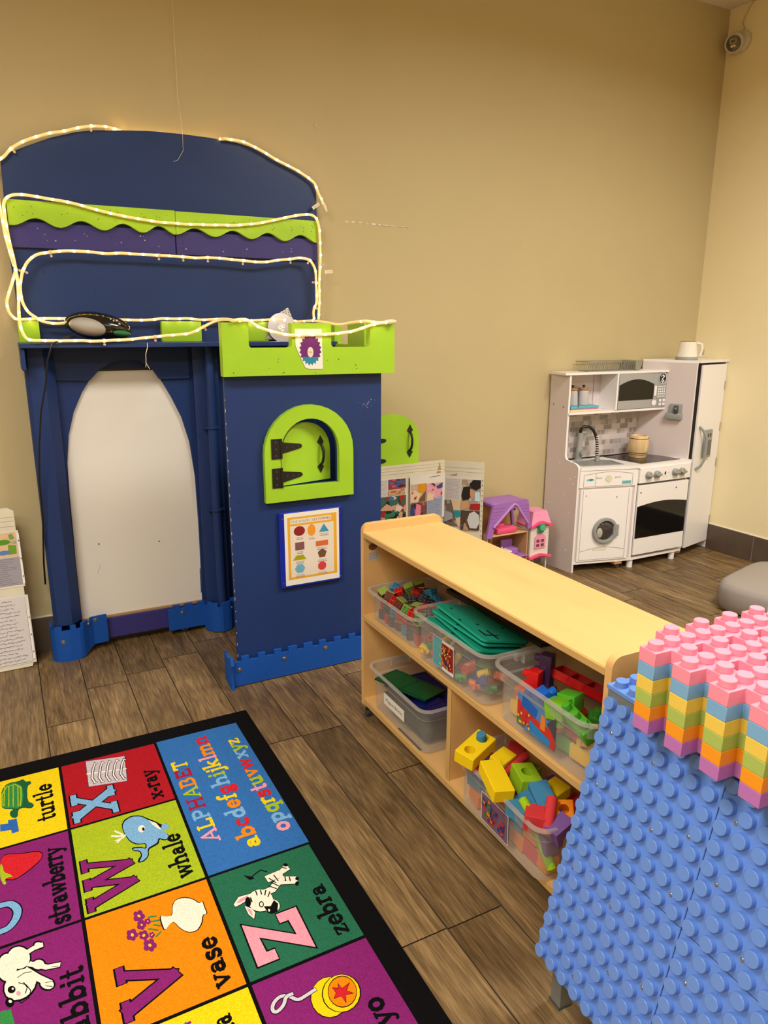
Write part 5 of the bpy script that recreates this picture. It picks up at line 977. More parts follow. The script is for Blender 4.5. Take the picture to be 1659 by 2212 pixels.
# rainbow lattice plates
LC = [('purple', (188, 118, 190), .6672), ('orange', (246, 158, 34), None), ('green', (172, 194, 96), None), ('yellow', (238, 206, 88), None), ('blue', (124, 176, 218), None), ('pink', (246, 150, 172), None)]
cells = set()
for r_ in range(0, 12):
    for i in range(-1, 12):
        if r_ % 2 == 1 and i >= 0: cells.add((r_, i))
        if r_ % 2 == 0 and (i == -1 and r_ > 0 or (i >= 0 and i % 2 == 0)): cells.add((r_, i))
hz = .0236
for n, (c, rgb, _) in enumerate(LC):
    z0 = .6660+n*hz; z1 = z0+hz-.0002; m = mat('lattice_'+c, rgb, .42, .35); mb = MB()
    mb.M = Matrix(((ax.x, ay.x, 0, .8756), (ax.y, ay.y, 0, .7406), (0, 0, 1, 0), (0, 0, 0, 1)))
    gap = .0003
    def P3(u, v, z): return (u*d, v*d, z)
    for (a, b) in cells:
        q = [(a-.5, b-.5), (a+.5, b-.5), (a+.5, b+.5), (a-.5, b+.5)]
        mb.put([P3(u, v, z1) for u, v in q]+[P3(u, v, z0) for u, v in q], [(0, 1, 2, 3), (7, 6, 5, 4)], m)
        for k, (da_, db_) in enumerate(((0, -1), (1, 0), (0, 1), (-1, 0))):
            if (a+da_, b+db_) not in cells:
                u0, u1 = q[k], q[(k+1) % 4]; mb.put([P3(*u0, z0), P3(*u1, z0), P3(*u1, z1), P3(*u0, z1)], [(0, 1, 2, 3)], m)
        if c == 'pink': mb.lathe(P3(a, b, z1), [(.0125, 0), (.0123, .0100), (.0115, .0108)], m, 28)
    bmesh.ops.remove_doubles(mb.bm, verts=mb.bm.verts[:], dist=.0002)
    o = mb.build('lattice_plate', angle=28)
    md = o.modifiers.new('edge', 'BEVEL'); md.width = .0009; md.segments = 2; md.limit_method = 'ANGLE'; md.angle_limit = math.radians(50)
    tag(o, {'pink': 'pink studded lattice plate on top of the rainbow stack', 'blue': 'light blue lattice plate directly under the pink one', 'yellow': 'yellow lattice plate in the middle of the rainbow stack', 'green': 'pale green lattice plate between the yellow and orange ones', 'orange': 'orange lattice plate directly above the purple one', 'purple': 'purple lattice plate at the bottom of the rainbow stack'}[c], 'lattice plate', 'rainbow lattice plates stacked on the building table')

# ------------------------------------------------------------------ white play kitchen in the corner
K = root('play_kitchen', (3.15, 2.95, 0), 'white and grey toy kitchen with washer, oven and fridge in the corner', 'toy kitchen')
kA0, kA, kB, kC, kD = (2.622, 3.078), (2.648, 2.852), (2.998, 2.768), (3.392, 2.768), (3.688, 2.862)
def kp(nm, par=None): return lambda mb, **k: mb.build(nm, par or K, **k)
# left side panel with stepped profile
L = math.hypot(kA[0]-kA0[0], kA[1]-kA0[1]); FM = frame(kA, kA0)   # x runs back from the front edge
pr = [(0, 0), (0, .575)]+[(.0+.05*(1-math.cos(a*PI/12)), .575+.03*math.sin(a*PI/12)) for a in range(1, 7)]+[(.078, .612)]+[(.078+.02*math.sin(a*PI/12), .612+.03*(1-math.cos(a*PI/12))) for a in range(1, 7)]+[(.098, 1.058), (L, 1.058), (L, 0)]
mb = MB(); mb.M = FM; mb.prism(pr, lambda u, v, w: (u, w, v), M_WHITE2, -.013); sp = mb.build('side_panel', K, angle=30)
mb = MB(); mb.M = FM; o_ = pr[:-2]; 
for a, b in zip(o_[:-1], o_[1:]):
    mb.put([(a[0]-.0006, -.0135, a[1]), (b[0]-.0006, -.0135, b[1]), (b[0]-.0006, .0005, b[1]), (a[0]-.0006, .0005, a[1])], [(0, 1, 2, 3)], M_WHITE)
mb.build('edge_banding', sp)
for u, v in ((.03, .95-.05), (.09, .42), (.2, .9), (.13, .89), (.05, .585-.07), (.2, .60), (.13, .59), (.02, .53), (.03, .49), (.05, .12), (.19, .36), (.05, .33)):
    mb = MB(); mb.M = FM; mb.cyl((u, -.0005, v), (u, .0012, v), .0034, M_WHITE if v < .85 else M_DGREY, seg=10); mb.build('screw_cap', sp)
# back panels
def tiles(name, u0, u1, z0, z1, y):
    mb = MB(); mb.box(u0, y, z0, u1, y+.006, z1, mat('tile_grout', (216, 206, 204), .5)); fl = Flat(mb, (0, y-.0005, 0), (1, 0, 0), (0, 0, 1), (0, -1, 0), .0001); r2 = random.Random(9); z = z1; row = 0; l = fl.lay()
    while z > z0+.002:
        h = .0285; x = u0-(r2.random()*.03)
        while x < u1:
            w_ = (.062 if row % 2 else .031); a = max(x+.001, u0); b = min(x+w_-.001, u1)
            if b-a > .002:
                v = r2.choice([0, 1, 2, 2, 3]); fl.rect(a, max(z-h+.001, z0), b, z-.001, mat('splash_%d' % v, [(150, 142, 140), (168, 160, 158), (190, 180, 180), (206, 196, 196)][v], .35), l)
            x += w_
        z -= h; row += 1
    return mb.build(name, K, smooth=False)
tiles('tiled_splashback', 2.66, 3.285, .59, .852, 3.058)
mb = MB(); mb.box(2.66, 3.058, .852, 2.905, 3.066, 1.05, M_WHITE2); mb.box(2.907, 3.056, .852, 3.285, 3.066, 1.05, M_WHITE2); mb.build('upper_back_panel', K)
# base cabinets
mb = MB(); mb.prism([kA, kB, kC, (3.41, 3.05), (2.63, 3.05)], lambda u, v, w: (u, v, .046+w), M_WHITE, .014); mb.build('base_board', K)
WM = frame(kA, kB); WL = math.hypot(kB[0]-kA[0], kB[1]-kA[1]); SM = frame(kB, kC); SL = kC[0]-kB[0]
def fb(M, x0, y0, z0, x1, y1, z1, m, nm=None, par=None, bev=.001):
    mb = MB(); mb.M = M; mb.box(x0, y0, z0, x1, y1, z1, m, bev)
    return mb.build(nm, par or K) if nm else mb
fb(WM, .012, .004, .06, WL-.002, .016, .47, M_WHITE2, 'cabinet_front'); fb(SM, .004, .02, .06, SL-.002, .03, .47, M_WHITE2, 'cabinet_front')
fb(WM, WL-.014, -.001, .05, WL, .26, .566, M_WHITE, 'partition')
# counter
mb = MB(); mb.prism([(2.662, 2.843), (2.996, 2.760), (3.40, 2.760), (3.36, 3.055), (2.64, 3.055)], lambda u, v, w: (u, v, .566+w), M_WHITE, .016); mb.build('counter', K)
# washer
fc = fb(WM, .012, -.004, .472, WL-.014, .010, .564, M_WHITE, 'control_panel')
mb = MB(); fl = Flat(mb, WM @ Vector((0, -.0045, 0)), WM.to_3x3() @ Vector((1, 0, 0)), (0, 0, 1), WM.to_3x3() @ Vector((0, -1, 0)), .0001)
gl = mat('print_greyline', (150, 146, 142), .5); w0, w1 = .035, WL-.035
top = [(w0, .545)]+[(w0+(w1-w0)*k/12, .541+.014*math.sin(PI*k/12)) for k in range(0, 13)]
fl.stroke([(w0, .478), (w0, .541)]+top[1:]+[(w1, .478), (w0, .478)], .0022, gl); fl.stroke([(w0+.07, .478), (w0+.07, .551)], .002, gl)
tl = mat('print_teal3', (110, 186, 196), .5); fl.ell(w0+.038, .515, .023, .006, tl, 20); fl.ell(w0+.043, .516, .010, .0035, mat('print_navy3', (40, 90, 120), .5), 14); fl.rect(w1-.062, .486, w1-.008, .503, tl)
fl.text('START', w1-.035, .492, .006, mat('print_teal4', (70, 150, 170), .5), .04, 'C')
for u in (.125, .235): fl.rect(u-.016, .521, u+.016, .528, gl); fl.rect(u-.013, .5225, u+.013, .5265, M_WHITE)
fl.ell(.18, .518, .015, .015, mat('print_khaki', (206, 200, 150), .5), 24); fl.ell(.18, .518, .012, .012, mat('print_ivory', (232, 224, 196), .5), 24); fl.stroke([(.18, .528), (.18, .518), (.187, .515)], .0015, gl)
for k in range(16): a = 2*PI*k/16; fl.stroke([(.18+.018*math.cos(a), .518+.018*math.sin(a)), (.18+.021*math.cos(a), .518+.021*math.sin(a))], .0015, gl)
mb.build('printed_controls', fc, smooth=False)
wd = fb(WM, .022, -.006, .062, WL-.03, .004, .462, M_WHITE, 'washer_door')
mb = MB(); fl = Flat(mb, WM @ Vector((0, -.0066, 0)), WM.to_3x3() @ Vector((1, 0, 0)), (0, 0, 1), WM.to_3x3() @ Vector((0, -1, 0)), .0001)
fl.stroke([(.036, .46), (.036, .07), (WL-.05, .07), (WL-.05, .46)], .002, gl); fl.stroke([(.036+(WL-.086)*k/10, .118+.02*math.sin(PI*k/10)) for k in range(11)], .002, gl)
fl.poly([(.11, .134), (.20, .134), (.192, .120), (.118, .120)], mat('print_khaki2', (206, 198, 174), .5)); fl.poly([(.114, .132), (.196, .132), (.189, .122), (.121, .122)], mat('print_ivory2', (232, 226, 210), .5)); mb.build('door_print', wd, smooth=False)
pc = WM @ Vector((.178, -.008, .232)); ndir = WM.to_3x3() @ Vector((0, -1, 0))
mb = MB(); mb.lathe(pc, [(.072, -.002), (.074, .008), (.070, .015), (.058, .016), (.052, .006), (.052, .0), (.0, .0)], M_GREY, 40, ndir); mb.M = WM; mb.box(.225, -.022, .20, .258, -.008, .264, M_GREY, .003); ph = mb.build('porthole_ring', wd)
mb = MB(); mb.lathe(pc+ndir*.003, [(.051, 0), (.045, .006), (.03, .009), (0, .010)], mat('porthole_glass', (66, 60, 58), .08, .6), 36, ndir); mb.build('porthole_window', ph)
mb = MB(); mb.M = WM; mb.ball((.142, -.020, .222), .026, mat('pale_grey_plastic', (176, 174, 168), .4), .7, .3, 1.1, 16, 10); mb.build('inner_dial', ph)
for u, v in ((.055, .43), (.238, .415)):
    mb = MB(); mb.M = WM; mb.cyl((u, -.0075, v), (u, -.0055, v), .0028, M_BLACK, seg=10); mb.build('screw', wd)
# stove
cp = fb(SM, .002, -.012, .482, SL-.002, .006, .566, M_WHITE, 'stove_panel')
for u, s_ in ((.062, 0), (.125, 0), (.265, 0), (.318, 1)):
    mb = MB(); mb.M = SM; mb.lathe((u, -.012, .524), [(.021, 0), (.020, .014), (.016, .018), (0, .018)], M_GREY, 20, (0, -1, 0)); mb.box(u-.020, -.040, .518, u+.020, -.028, .530, M_GREY if not s_ else M_STEEL, .003); mb.build('knob', K)
mb = MB(); fl = Flat(mb, SM @ Vector((0, -.0124, 0)), (1, 0, 0), (0, 0, 1), (0, -1, 0), .0001); fl.ell(.193, .524, .0065, .0105, M_DGREY, 14); fl.ell(.193, .528, .004, .004, M_BLACK, 10)
for a in (-.03, .03): fl.stroke([(.193+a*.5, .524), (.193+a*.9, .526)], .001, gl); fl.stroke([(.193+a*.3, .508), (.193+a*.35, .502)], .0015, gl)
mb.build('printed_controls', cp, smooth=False)
od = fb(frame((kB[0]+.004, kB[1]-.002), (kC[0], kC[1]-.006)), 0, -.008, .076, SL-.012, .004, .470, M_WHITE, 'oven_door')
OM = frame((kB[0]+.004, kB[1]-.002), (kC[0], kC[1]-.006))
mb = MB(); mb.M = OM; w1 = SL-.012; mb.prism([(.0, .172), (w1-.004, .172), (w1-.004, .352)]+[(w1*(1-k/10), .352+.018*math.sin(PI*k/10)) for k in range(0, 11)]+[(0, .352)][:0], lambda u, v, w: (u, -.0095+w, v), M_BLK, .0016); mb.build('oven_window', od)
mb = MB(); fl = Flat(mb, OM @ Vector((0, -.0085, 0)), (1, 0, 0), (0, 0, 1), (0, -1, 0), .0001); fl.rect(.09, .118, .19, .134, gl); fl.rect(.092, .120, .188, .132, M_WHITE); fl.text('KidKraft', .14, .1225, .007, gl, .075, 'C'); mb.build('door_print', od, smooth=False)
for u, v in ((.018, .430), (.285, .435)):
    mb = MB(); mb.M = OM; mb.cyl((u, -.010, v), (u, -.0075, v), .004, M_DGREY, seg=10); mb.build('screw', od)
# cooktop and sink
mb = MB(); mb.prism([(3.04, 2.792), (3.35, 2.80), (3.32, 3.03), (3.01, 3.045)], lambda u, v, w: (u, v, .5825+w), mat('cooktop_brown_black', (34, 28, 28), .12, .6), .002)
fl = Flat(mb, (0, 0, .5848), (1, 0, 0), (0, 1, 0), (0, 0, 1), .0001)
for x, y in ((3.11, 2.86), (3.27, 2.87), (3.10, 2.98), (3.25, 2.98)):
    for r in (.05, .036): fl.stroke([(x+r*math.cos(a*PI/14), y+r*math.sin(a*PI/14)) for a in range(29)], .0012, mat('burner_ring', (96, 88, 86), .3))
mb.build('cooktop', K)
mb = MB(); sk = [(2.70, 2.87), (2.94, 2.815), (2.965, 2.94), (2.90, 3.0), (2.72, 3.0)]; cx_, cy_ = 2.84, 2.92
inn = [(cx_+(x-cx_)*.88, cy_+(y-cy_)*.86) for x, y in sk]; bot = [(cx_+(x-cx_)*.7, cy_+(y-cy_)*.7) for x, y in sk]
mb.ring(sk, inn, lambda u, v, w: (u, v, .5815+w), M_GREY, .004)
n = 5; mb.put([(x, y, .5835) for x, y in inn]+[(x, y, .5822) for x, y in bot], [(k, (k+1) % n, n+(k+1) % n, n+k) for k in range(n)]+[tuple(range(n, 2*n))], mat('sink_grey', (132, 134, 132), .35)); mb.build('sink', K)
fa = MB(); fa.lathe((2.80, 3.02, .582), [(.027, 0), (.025, .006), (.018, .01), (.018, .07), (.015, .075), (.015, .155), (0, .157)], M_GREY, 20); fa.cyl((2.80, 3.0, .63), (2.80, 2.985, .63), .015, M_GREY, seg=16); fa.tube([(2.80, 3.02, .735), (2.84, 3.015, .737)], .007, M_GREY, 10)
fau = fa.build('faucet', K)
mb = MB(); hp = [(2.80, 3.02, .738), (2.80, 3.015, .76), (2.815, 3.01, .772), (2.845, 3.0, .770), (2.868, 2.992, .75), (2.882, 2.985, .72), (2.888, 2.98, .69), (2.889, 2.975, .65), (2.886, 2.97, .60)]
mb.tube(hp, .0085, M_BLACK, 12); h = mb.build('hose', fau)
mb = MB(); 
for k in range(9):
    z = .615+.0125*k; mb.tube([(2.8875-.0004*k*0, 2.973+.0008*k, z), (2.8877, 2.9735+.0008*k, z+.0045)], .0102, mat('white_spring', (214, 208, 202), .4), 12)
mb.build('hose_spring', h)
mb = MB(); mb.lathe((2.886, 2.966, .583), [(.015, 0), (.012, .02), (.010, .03)], M_GREY, 16); mb.build('spray_head', fau)
# upper cabinet
uy = 2.930
UX = Matrix.Diagonal((.9932, 1, 1, 1))
mb = MB(); mb.prism([(2.602, 2.942), (3.352, 2.92), (3.346, 2.932), (3.285, 3.072), (2.612, 3.072)], lambda u, v, w: (u, v, 1.058+w), M_WHITE, .012); mb.build('upper_top_board', K)
mb = MB(); mb.prism([(2.64, uy+.012), (3.346, uy-.004), (3.287, 3.058), (2.64, 3.058)], lambda u, v, w: (u, v, .850+w), M_WHITE, .012); mb.build('upper_shelf', K)
mb = MB(); mb.M = UX; mb.box(2.975, uy, .862, 2.987, 3.056, 1.058, M_WHITE, .001); mb.build('upper_divider', K)
md_ = MB(); md_.M = UX; md_.box(2.989, uy-.002, .864, 3.366, uy+.008, 1.057, mat('microwave_grey', (166, 166, 168), .35, .5), .001); mw = md_.build('microwave_door', K)
mb = MB(); mb.M = UX; wx0, wx1 = 2.99, 3.252
mb.prism([(wx0, .912), (wx1, .912), (wx1, .985)]+[(wx1-(wx1-wx0)*k/12, .985+.040*math.sin(PI*(.08+.84*k/12))-.0) for k in range(0, 13)]+[(wx0, .985)], XZ(uy-.0036), M_BLK, .0018); mb.build('microwave_window', mw)
mb = MB(); fl = Flat(mb, (-.011, uy-.0023, 0), (.9932, 0, 0), (0, 0, 1), (0, -1, 0), .0001); fl.stroke([(3.243, .866), (3.256, .93)], .001, gl); fl.stroke([(3.256, 1.02), (3.258, 1.056)], .001, gl)
fl.rect(3.292, .868, 3.372, .996, mat('keypad_grey', (158, 158, 160), .4))
for i in range(4):
    for j in range(5): fl.ell(3.303+.0145*i, .925+.0135*j, .0055, .0048, M_WHITE, 10)
for i in range(2):
    for j in range(2): fl.rect(3.31+.028*i, .874+.021*j, 3.33+.028*i, .889+.021*j, M_WHITE)
fl.ell(3.272, .892, .019, .016, M_WHITE, 16); fl.rect(3.266, .93, 3.285, .985, M_WHITE)
fl.ell(3.325, 1.025, .029, .031, M_WHITE, 28); fl.ell(3.325, 1.025, .026, .028, mat('print_ink', (30, 34, 44), .5), 28)
fl.stroke([(3.312, 1.036), (3.325, 1.045), (3.338, 1.036), (3.318, 1.020), (3.336, 1.010), (3.325, 1.002), (3.312, 1.012)], .004, M_WHITE); fl.stroke([(3.325, 1.045), (3.325, 1.002)], .003, M_WHITE)
mb.build('keypad_print', mw, smooth=False)
# fridge
fl_, fb_ = (3.402, 2.790), (3.283, 3.066)
FL = math.hypot(fb_[0]-fl_[0], fb_[1]-fl_[1]); FFM = frame(fl_, fb_)
mb = MB(); mb.M = FFM; mb.box(0, 0, .045, FL, .013, 1.112, M_WHITE2, .001); fs = mb.build('fridge_side_panel', K)
mb = MB(); mb.M = FFM; mb.box(-.0015, -.0005, .045, .0008, .0135, 1.112, M_WHITE); mb.build('edge_banding', fs)
mb = MB(); mb.prism([(3.406, 2.774), (3.718, 2.842), (3.718, 3.072), (3.285, 3.072)], lambda u, v, w: (u, v, 1.112+w), M_WHITE, .013); mb.build('fridge_top_board', K)
mb = MB(); mb.box(3.706, 2.850, 0, 3.718, 3.07, 1.112, M_WHITE, .001); mb.build('fridge_right_panel', K)
mb = MB(); mb.prism([(3.425, 2.80), (3.69, 2.862), (3.69, 3.06), (3.32, 3.06)], lambda u, v, w: (u, v, .046+w), M_WHITE, .014); mb.build('fridge_base_board', K)
mb = MB(); mb.box(3.33, 3.055, .06, 3.69, 3.062, 1.112, M_WHITE2); mb.build('fridge_back_panel', K)
DQ, DP = (3.704, 2.850), (3.436, 2.788)
DM = frame(DP, DQ); DL = math.hypot(DQ[0]-DP[0], DQ[1]-DP[1])
mb = MB(); mb.M = DM; mb.box(0, -.006, .050, DL, .006, 1.100, M_WHITE, .001); fd = mb.build('fridge_door', K)
mb = MB(); mb.M = DM; mb.tube([(.030, -.006, .515), (.040, -.03, .535), (.052, -.042, .57), (.054, -.044, .64), (.052, -.042, .70), (.040, -.028, .735), (.028, -.006, .76)], .0075, M_GREY, 12); mb.build('handle', fd)
mb = MB(); mb.M = DM; mb.box(.085, -.022, .575, .165, -.006, .735, M_GREY, .003, 2); wdp = mb.build('water_dispenser', fd)
mb = MB(); mb.M = DM; mb.box(.096, -.0235, .590, .155, -.0215, .675, mat('recess_grey', (104, 108, 110), .5)); mb.build('dispenser_recess', wdp)
for u in (.106, .132):
    mb = MB(); mb.M = DM; mb.box(u, -.0235, .695, u+.014, -.0215, .715, M_DGREY); mb.build('dispenser_button', wdp)
for z in (.18, .53, .74, .98):
    mb = MB(); mb.M = DM; mb.cyl((DL+.002, -.005, z-.025), (DL+.002, -.005, z+.025), .0035, M_STEEL, seg=10); mb.build('hinge', fd)
# phone holder on the fridge side
mb = MB(); mb.M = FFM; mb.box(.055, .013, .800, .125, .027, .885, M_GREY, .003, 2); mb.box(.050, .013, .800, .14, .043, .835, M_GREY, .004, 2); phh = mb.build('phone_cradle', K)
mb = MB(); mb.M = FFM; mb.box(.072, .027, .825, .095, .043, .878, M_DGREY, .004, 2); mb.cyl((.083, .044, .862), (.083, .046, .862), .006, M_GREY, seg=14); mb.build('phone_handset', phh)
# legs, casters beneath
for x, y in ((3.014, 2.79), (3.345, 2.79)):
    mb = MB(); mb.cyl((x, y, 0), (x, y, .047), .0165, M_WHITE, seg=24); mb.build('leg', K)
for x, y in ((2.93, 2.805), (3.385, 2.80)):
    mb = MB(); mb.box(x-.03, y-.02, .030, x+.02, y+.03, .046, mat('raw_pine', (196, 140, 84), .7)); bk = mb.build('caster_block', K); caster('caster', x, y, .032, bk)
# dish rack
DG = root('dish_rack', (2.95, 3.0, 1.07), 'grey wire dish rack with solid end on top of the toy kitchen', 'dish rack')
mb = MB(); wm = mat('rack_grey', (150, 148, 138), .4, .5, .3); x0, x1, y0, y1, z0, z1 = 2.775, 3.16, 2.965, 3.066, 1.072, 1.122
for zz, e in ((z1, 0), (z0, .012)): mb.tube([(x0+e, y0+e, zz), (x1-e, y0+e, zz), (x1-e, y1-e, zz), (x0+e, y1-e, zz), (x0+e, y0+e, zz)], .0022, wm, 6)
for k in range(22):
    x = x0+.005+(x1-x0-.06)*k/21
    mb.tube([(x, y0, z1), (x+.003, y0+.012, z0), (x+.003, (y0+y1)/2, z0+.002), (x+.003, y1-.012, z0), (x, y1, z1)], .0016, wm, 5)
for k in range(12):
    x = x0+.03+(x1-x0-.1)*k/11; mb.tube([(x, y0+.03, z0), (x+.004, y0+.035, z1-.008), (x+.01, y0+.04, z0)], .0014, wm, 5)
mb.build('wire_basket', DG)
mb = MB(); mb.prism([(x1-.05, z1+.002), (x1+.005, z1+.002), (x1-.012, z0), (x1-.045, z0)], lambda u, v, w: (u, y0-.003+w, v), wm, .10); mb.build('cutlery_tray', DG)
# canisters and books on the upper shelf
def canister(x, y, lab):
    e = root('canister', (x, y, .8625+.030), lab, 'canister', 'canisters on the toy kitchen shelf'); z = .8925
    mb = MB(); mb.lathe((x, y, z), [(.030, 0), (.031, .004), (.026, .07), (.024, .078)], mat('canister_grey', (196, 190, 194), .3), 24); mb.build('body', e)
    mb = MB(); mb.lathe((x, y, z+.078), [(.026, 0), (.028, .005), (.024, .012), (0, .014)], mat('lid_wood', (170, 122, 74), .5), 24); l = mb.build('lid', e)
    mb = MB(); mb.lathe((x, y, z+.092), [(.004, 0), (.004, .005), (.009, .009), (.007, .013), (0, .013)], M_BLACK, 16); mb.build('lid_knob', l)
canister(2.800, 3.018, 'grey canister with wooden lid in full view on the kitchen shelf'); canister(2.725, 3.020, 'grey canister half hidden behind the kitchen\'s left panel')
for k, (z, h, c, n_, x1_) in enumerate(((.8625, .011, (238, 206, 156), 'yellow-orange', 2.872), (.8738, .006, (180, 130, 190), 'purple', 2.86), (.8800, .011, (96, 180, 196), 'teal', 2.862))):
    mb = MB(); mb.box(2.665, 2.962-.002*k, z, x1_, 3.054, z+h, mat('book_'+n_, c, .5), .001); mb.box(2.668, 2.9615-.002*k, z+.002, x1_-.002, 3.0, z+h-.002, mat('book_'+n_, c, .5)) if False else None
    tag(mb.build('toy_book'), '%s flat toy book, %s of the three on the kitchen shelf' % (n_, ['lowest', 'middle', 'topmost'][k]), 'book', 'flat books on the toy kitchen shelf')
# barrel
B_ = root('wooden_barrel', (3.180, 2.955, .5852), 'pale wooden barrel with dark bands on the toy cooktop', 'barrel')
mw_ = mat('barrel_wood', (222, 190, 142), .5, .3, var=.18, vscale=30, stretch=(1, 1, .15)); c = (3.180, 2.955, .5852)
mb = MB(); mb.lathe(c, [(.046, 0), (.050, .012), (.055, .05), (.056, .066), (.054, .09), (.050, .118), (.047, .122), (.041, .122), (.041, .110), (0, .110)], mw_, 32); mb.build('body', B_)
for z, r in ((.016, .0512), (.026, .0530), (.106, .0526)):
    mb = MB(); mb.lathe((c[0], c[1], c[2]+z), [(r, 0), (r+.0006, .0015), (r, .003)], M_BLACK, 32); mb.build('band', B_)
# kettle on the fridge
T_ = root('toy_kettle', (3.44, 2.905, 1.1252), 'white quilted toy kettle with grey base on the fridge top', 'toy kettle'); c = (3.44, 2.905, 1.1252)
mb = MB(); mb.lathe(c, [(.058, .0), (.060, .003), (.058, .016), (.0, .016)], M_GREY, 32); mb.build('base', T_)
mb = MB(); v = []; f = []; SG = 40; RW = 10
for j in range(RW+1):
    for k in range(SG):
        r = .0555-.011*j/RW+(.0012 if (j+k//2) % 2 else 0); a = 2*PI*k/SG; v.append((c[0]+r*math.cos(a), c[1]+r*math.sin(a), c[2]+.016+.082*j/RW))
for j in range(RW):
    for k in range(SG): f.append((j*SG+k, j*SG+(k+1) % SG, (j+1)*SG+(k+1) % SG, (j+1)*SG+k))
f.append(tuple(range(RW*SG, (RW+1)*SG))[::1]); mb.put(v, f, mat('kettle_white', (236, 230, 216), .35)); mb.build('body', T_)
mb = MB(); mb.lathe((c[0], c[1], c[2]+.098), [(.043, 0), (.040, .003), (0, .004)], mat('kettle_lid', (120, 104, 86), .4), 30); mb.build('lid', T_)
mb = MB(); mb.tube([(c[0]+.035, c[1]-.03, c[2]+.092), (c[0]+.056, c[1]-.046, c[2]+.085), (c[0]+.060, c[1]-.05, c[2]+.05), (c[0]+.055, c[1]-.043, c[2]+.022)], [.008, .009, .009, .008], mat('kettle_white', (0, 0, 0)), 10); h = mb.build('handle', T_)
mb = MB(); mb.ball((c[0]+.063, c[1]-.054, c[2]+.045), .012, M_GREY, .6, .6, 1.6, 14, 10); mb.build('switch', h)

# ------------------------------------------------------------------ display boards, doll house, cushion, camera
mbd = mat('board_white', (222, 214, 192), .7, .2, var=.04, vscale=14)
def writing(fl, u0, v0, u1, v1, n, bg, ink, seed):
    r = random.Random(seed); fl.rect(u0, v0, u1, v1, bg); l = fl.lay()
    for k in range(n):
        v = v1-(v1-v0)*(k+.8)/(n+.6); u = u0+(u1-u0)*.06; e = u1-(u1-u0)*(.06+r.random()*.15)
        while u < e:
            wl = r.uniform(.25, .8)*(v1-v0)/n*2.2; w2 = min(u+wl, e); q = [(u, v)]; 
            while q[-1][0] < w2: q.append((q[-1][0]+(v1-v0)/n*.22, v+r.uniform(-.22, .22)*(v1-v0)/n))
            fl.stroke(q, (v1-v0)/n*.10, ink, l); u = w2+(v1-v0)/n*.3
def collage(fl, u0, v0, u1, v1, bg, pal, n, seed, big=()):
    r = random.Random(seed); P_ = lambda c: mat('photo_%d_%d_%d' % c, c, .4, .4); fl.rect(u0, v0, u1, v1, P_(bg)); W, H = u1-u0, v1-v0
    for k in range(n):
        cx, cy = r.uniform(u0, u1), r.uniform(v0, v1); a = r.uniform(.06, .2)*W; b = r.uniform(.06, .2)*H; m = r.randint(5, 8); t0 = r.random()*6
        pts = [(min(max(cx+a*r.uniform(.6, 1.2)*math.cos(t0+2*PI*i/m), u0), u1), min(max(cy+b*r.uniform(.6, 1.2)*math.sin(t0+2*PI*i/m), v0), v1)) for i in range(m)]
        try: fl.poly(pts, P_(r.choice(pal)))
        except Exception: pass
    for kind, c, pts in big:
        q = [(u0+W*p[0], v0+H*p[1]) for p in pts]
        if kind == 'p': fl.poly(q, P_(c))
        else: fl.ell(q[0][0], q[0][1], W*kind, H*kind*.9, P_(c), 20)
ink = mat('pen_ink', (74, 74, 84), .6); pw = mat('note_white', (214, 208, 208), .5); pb = mat('note_blue', (150, 160, 190), .5); pg = mat('note_grey', (160, 156, 166), .5)
# right tri-fold
t = root('display_board', (1.75, 3.02, 0), 'white trifold display board with photo sheets behind the maple shelf', 'display board', 'white display boards with photo sheets')
mb = MB(); mb.box(1.33, 3.035, 0, 1.932, 3.039, .655, mbd); c_ = mb.build('centre_panel', t)
mb = MB(); fl = Flat(mb, (0, 3.0345, 0), (1, 0, 0), (0, 0, 1), (0, -1, 0), .00015); sl = mat('sleeve', (226, 222, 214), .25)
for z in (.635, .62, .605): fl.stroke([(1.34, z), (1.93, z+.004)], .0012, mat('crease', (180, 172, 160), .7))
fl.poly([(1.89, .605), (1.905, .648), (1.908, .62), (1.915, .607)], mat('torn_card', (176, 148, 110), .8)); fl.poly([(1.885, .590), (1.912, .592), (1.908, .602), (1.888, .600)], mat('torn_card', (176, 148, 110), .8))
fl.rect(1.36, .375, 1.712, .59, sl); writing(fl, 1.562, .50, 1.610, .582, 12, pw, ink, 3); collage(fl, 1.612, .532, 1.709, .582, (150, 60, 80), [(200, 90, 120), (60, 40, 50), (220, 150, 150), (90, 60, 120), (70, 100, 160)], 18, 5); collage(fl, 1.612, .505, 1.705, .530, (206, 160, 124), [(180, 100, 60), (230, 190, 150)], 8, 6)
collage(fl, 1.562, .378, 1.709, .50, (60, 100, 90), [(40, 120, 80), (160, 40, 40), (200, 160, 130), (60, 110, 160), (220, 200, 190), (30, 26, 30), (180, 200, 60)], 34, 7, [('p', (206, 160, 136), [(.0, .5), (.25, .72), (.5, .55), (.45, .42), (0, .45)])])
fl.rect(1.728, .365, 1.929, .592, sl); fl.stroke([(1.84, .576), (1.90, .580)], .003, ink)
collage(fl, 1.731, .458, 1.820, .548, (206, 170, 140), [(196, 190, 180), (170, 110, 60)], 8, 8, [('p', (216, 150, 20), [(.5, .5), (.5, 1), (1, 1), (1, .62), (.8, .45)]), ('p', (110, 84, 60), [(.5, 0), (.95, 0), (.98, .6), (.7, .3)]), ('p', (226, 200, 170), [(0, 0), (.5, .02), (.65, .45), (.2, .7), (0, .5)]), ('p', (190, 40, 40), [(.2, .25), (.4, .35), (.35, .15), (.25, .12)]), ('p', (200, 70, 60), [(.02, .5), (.2, .62), (.15, .45)])])
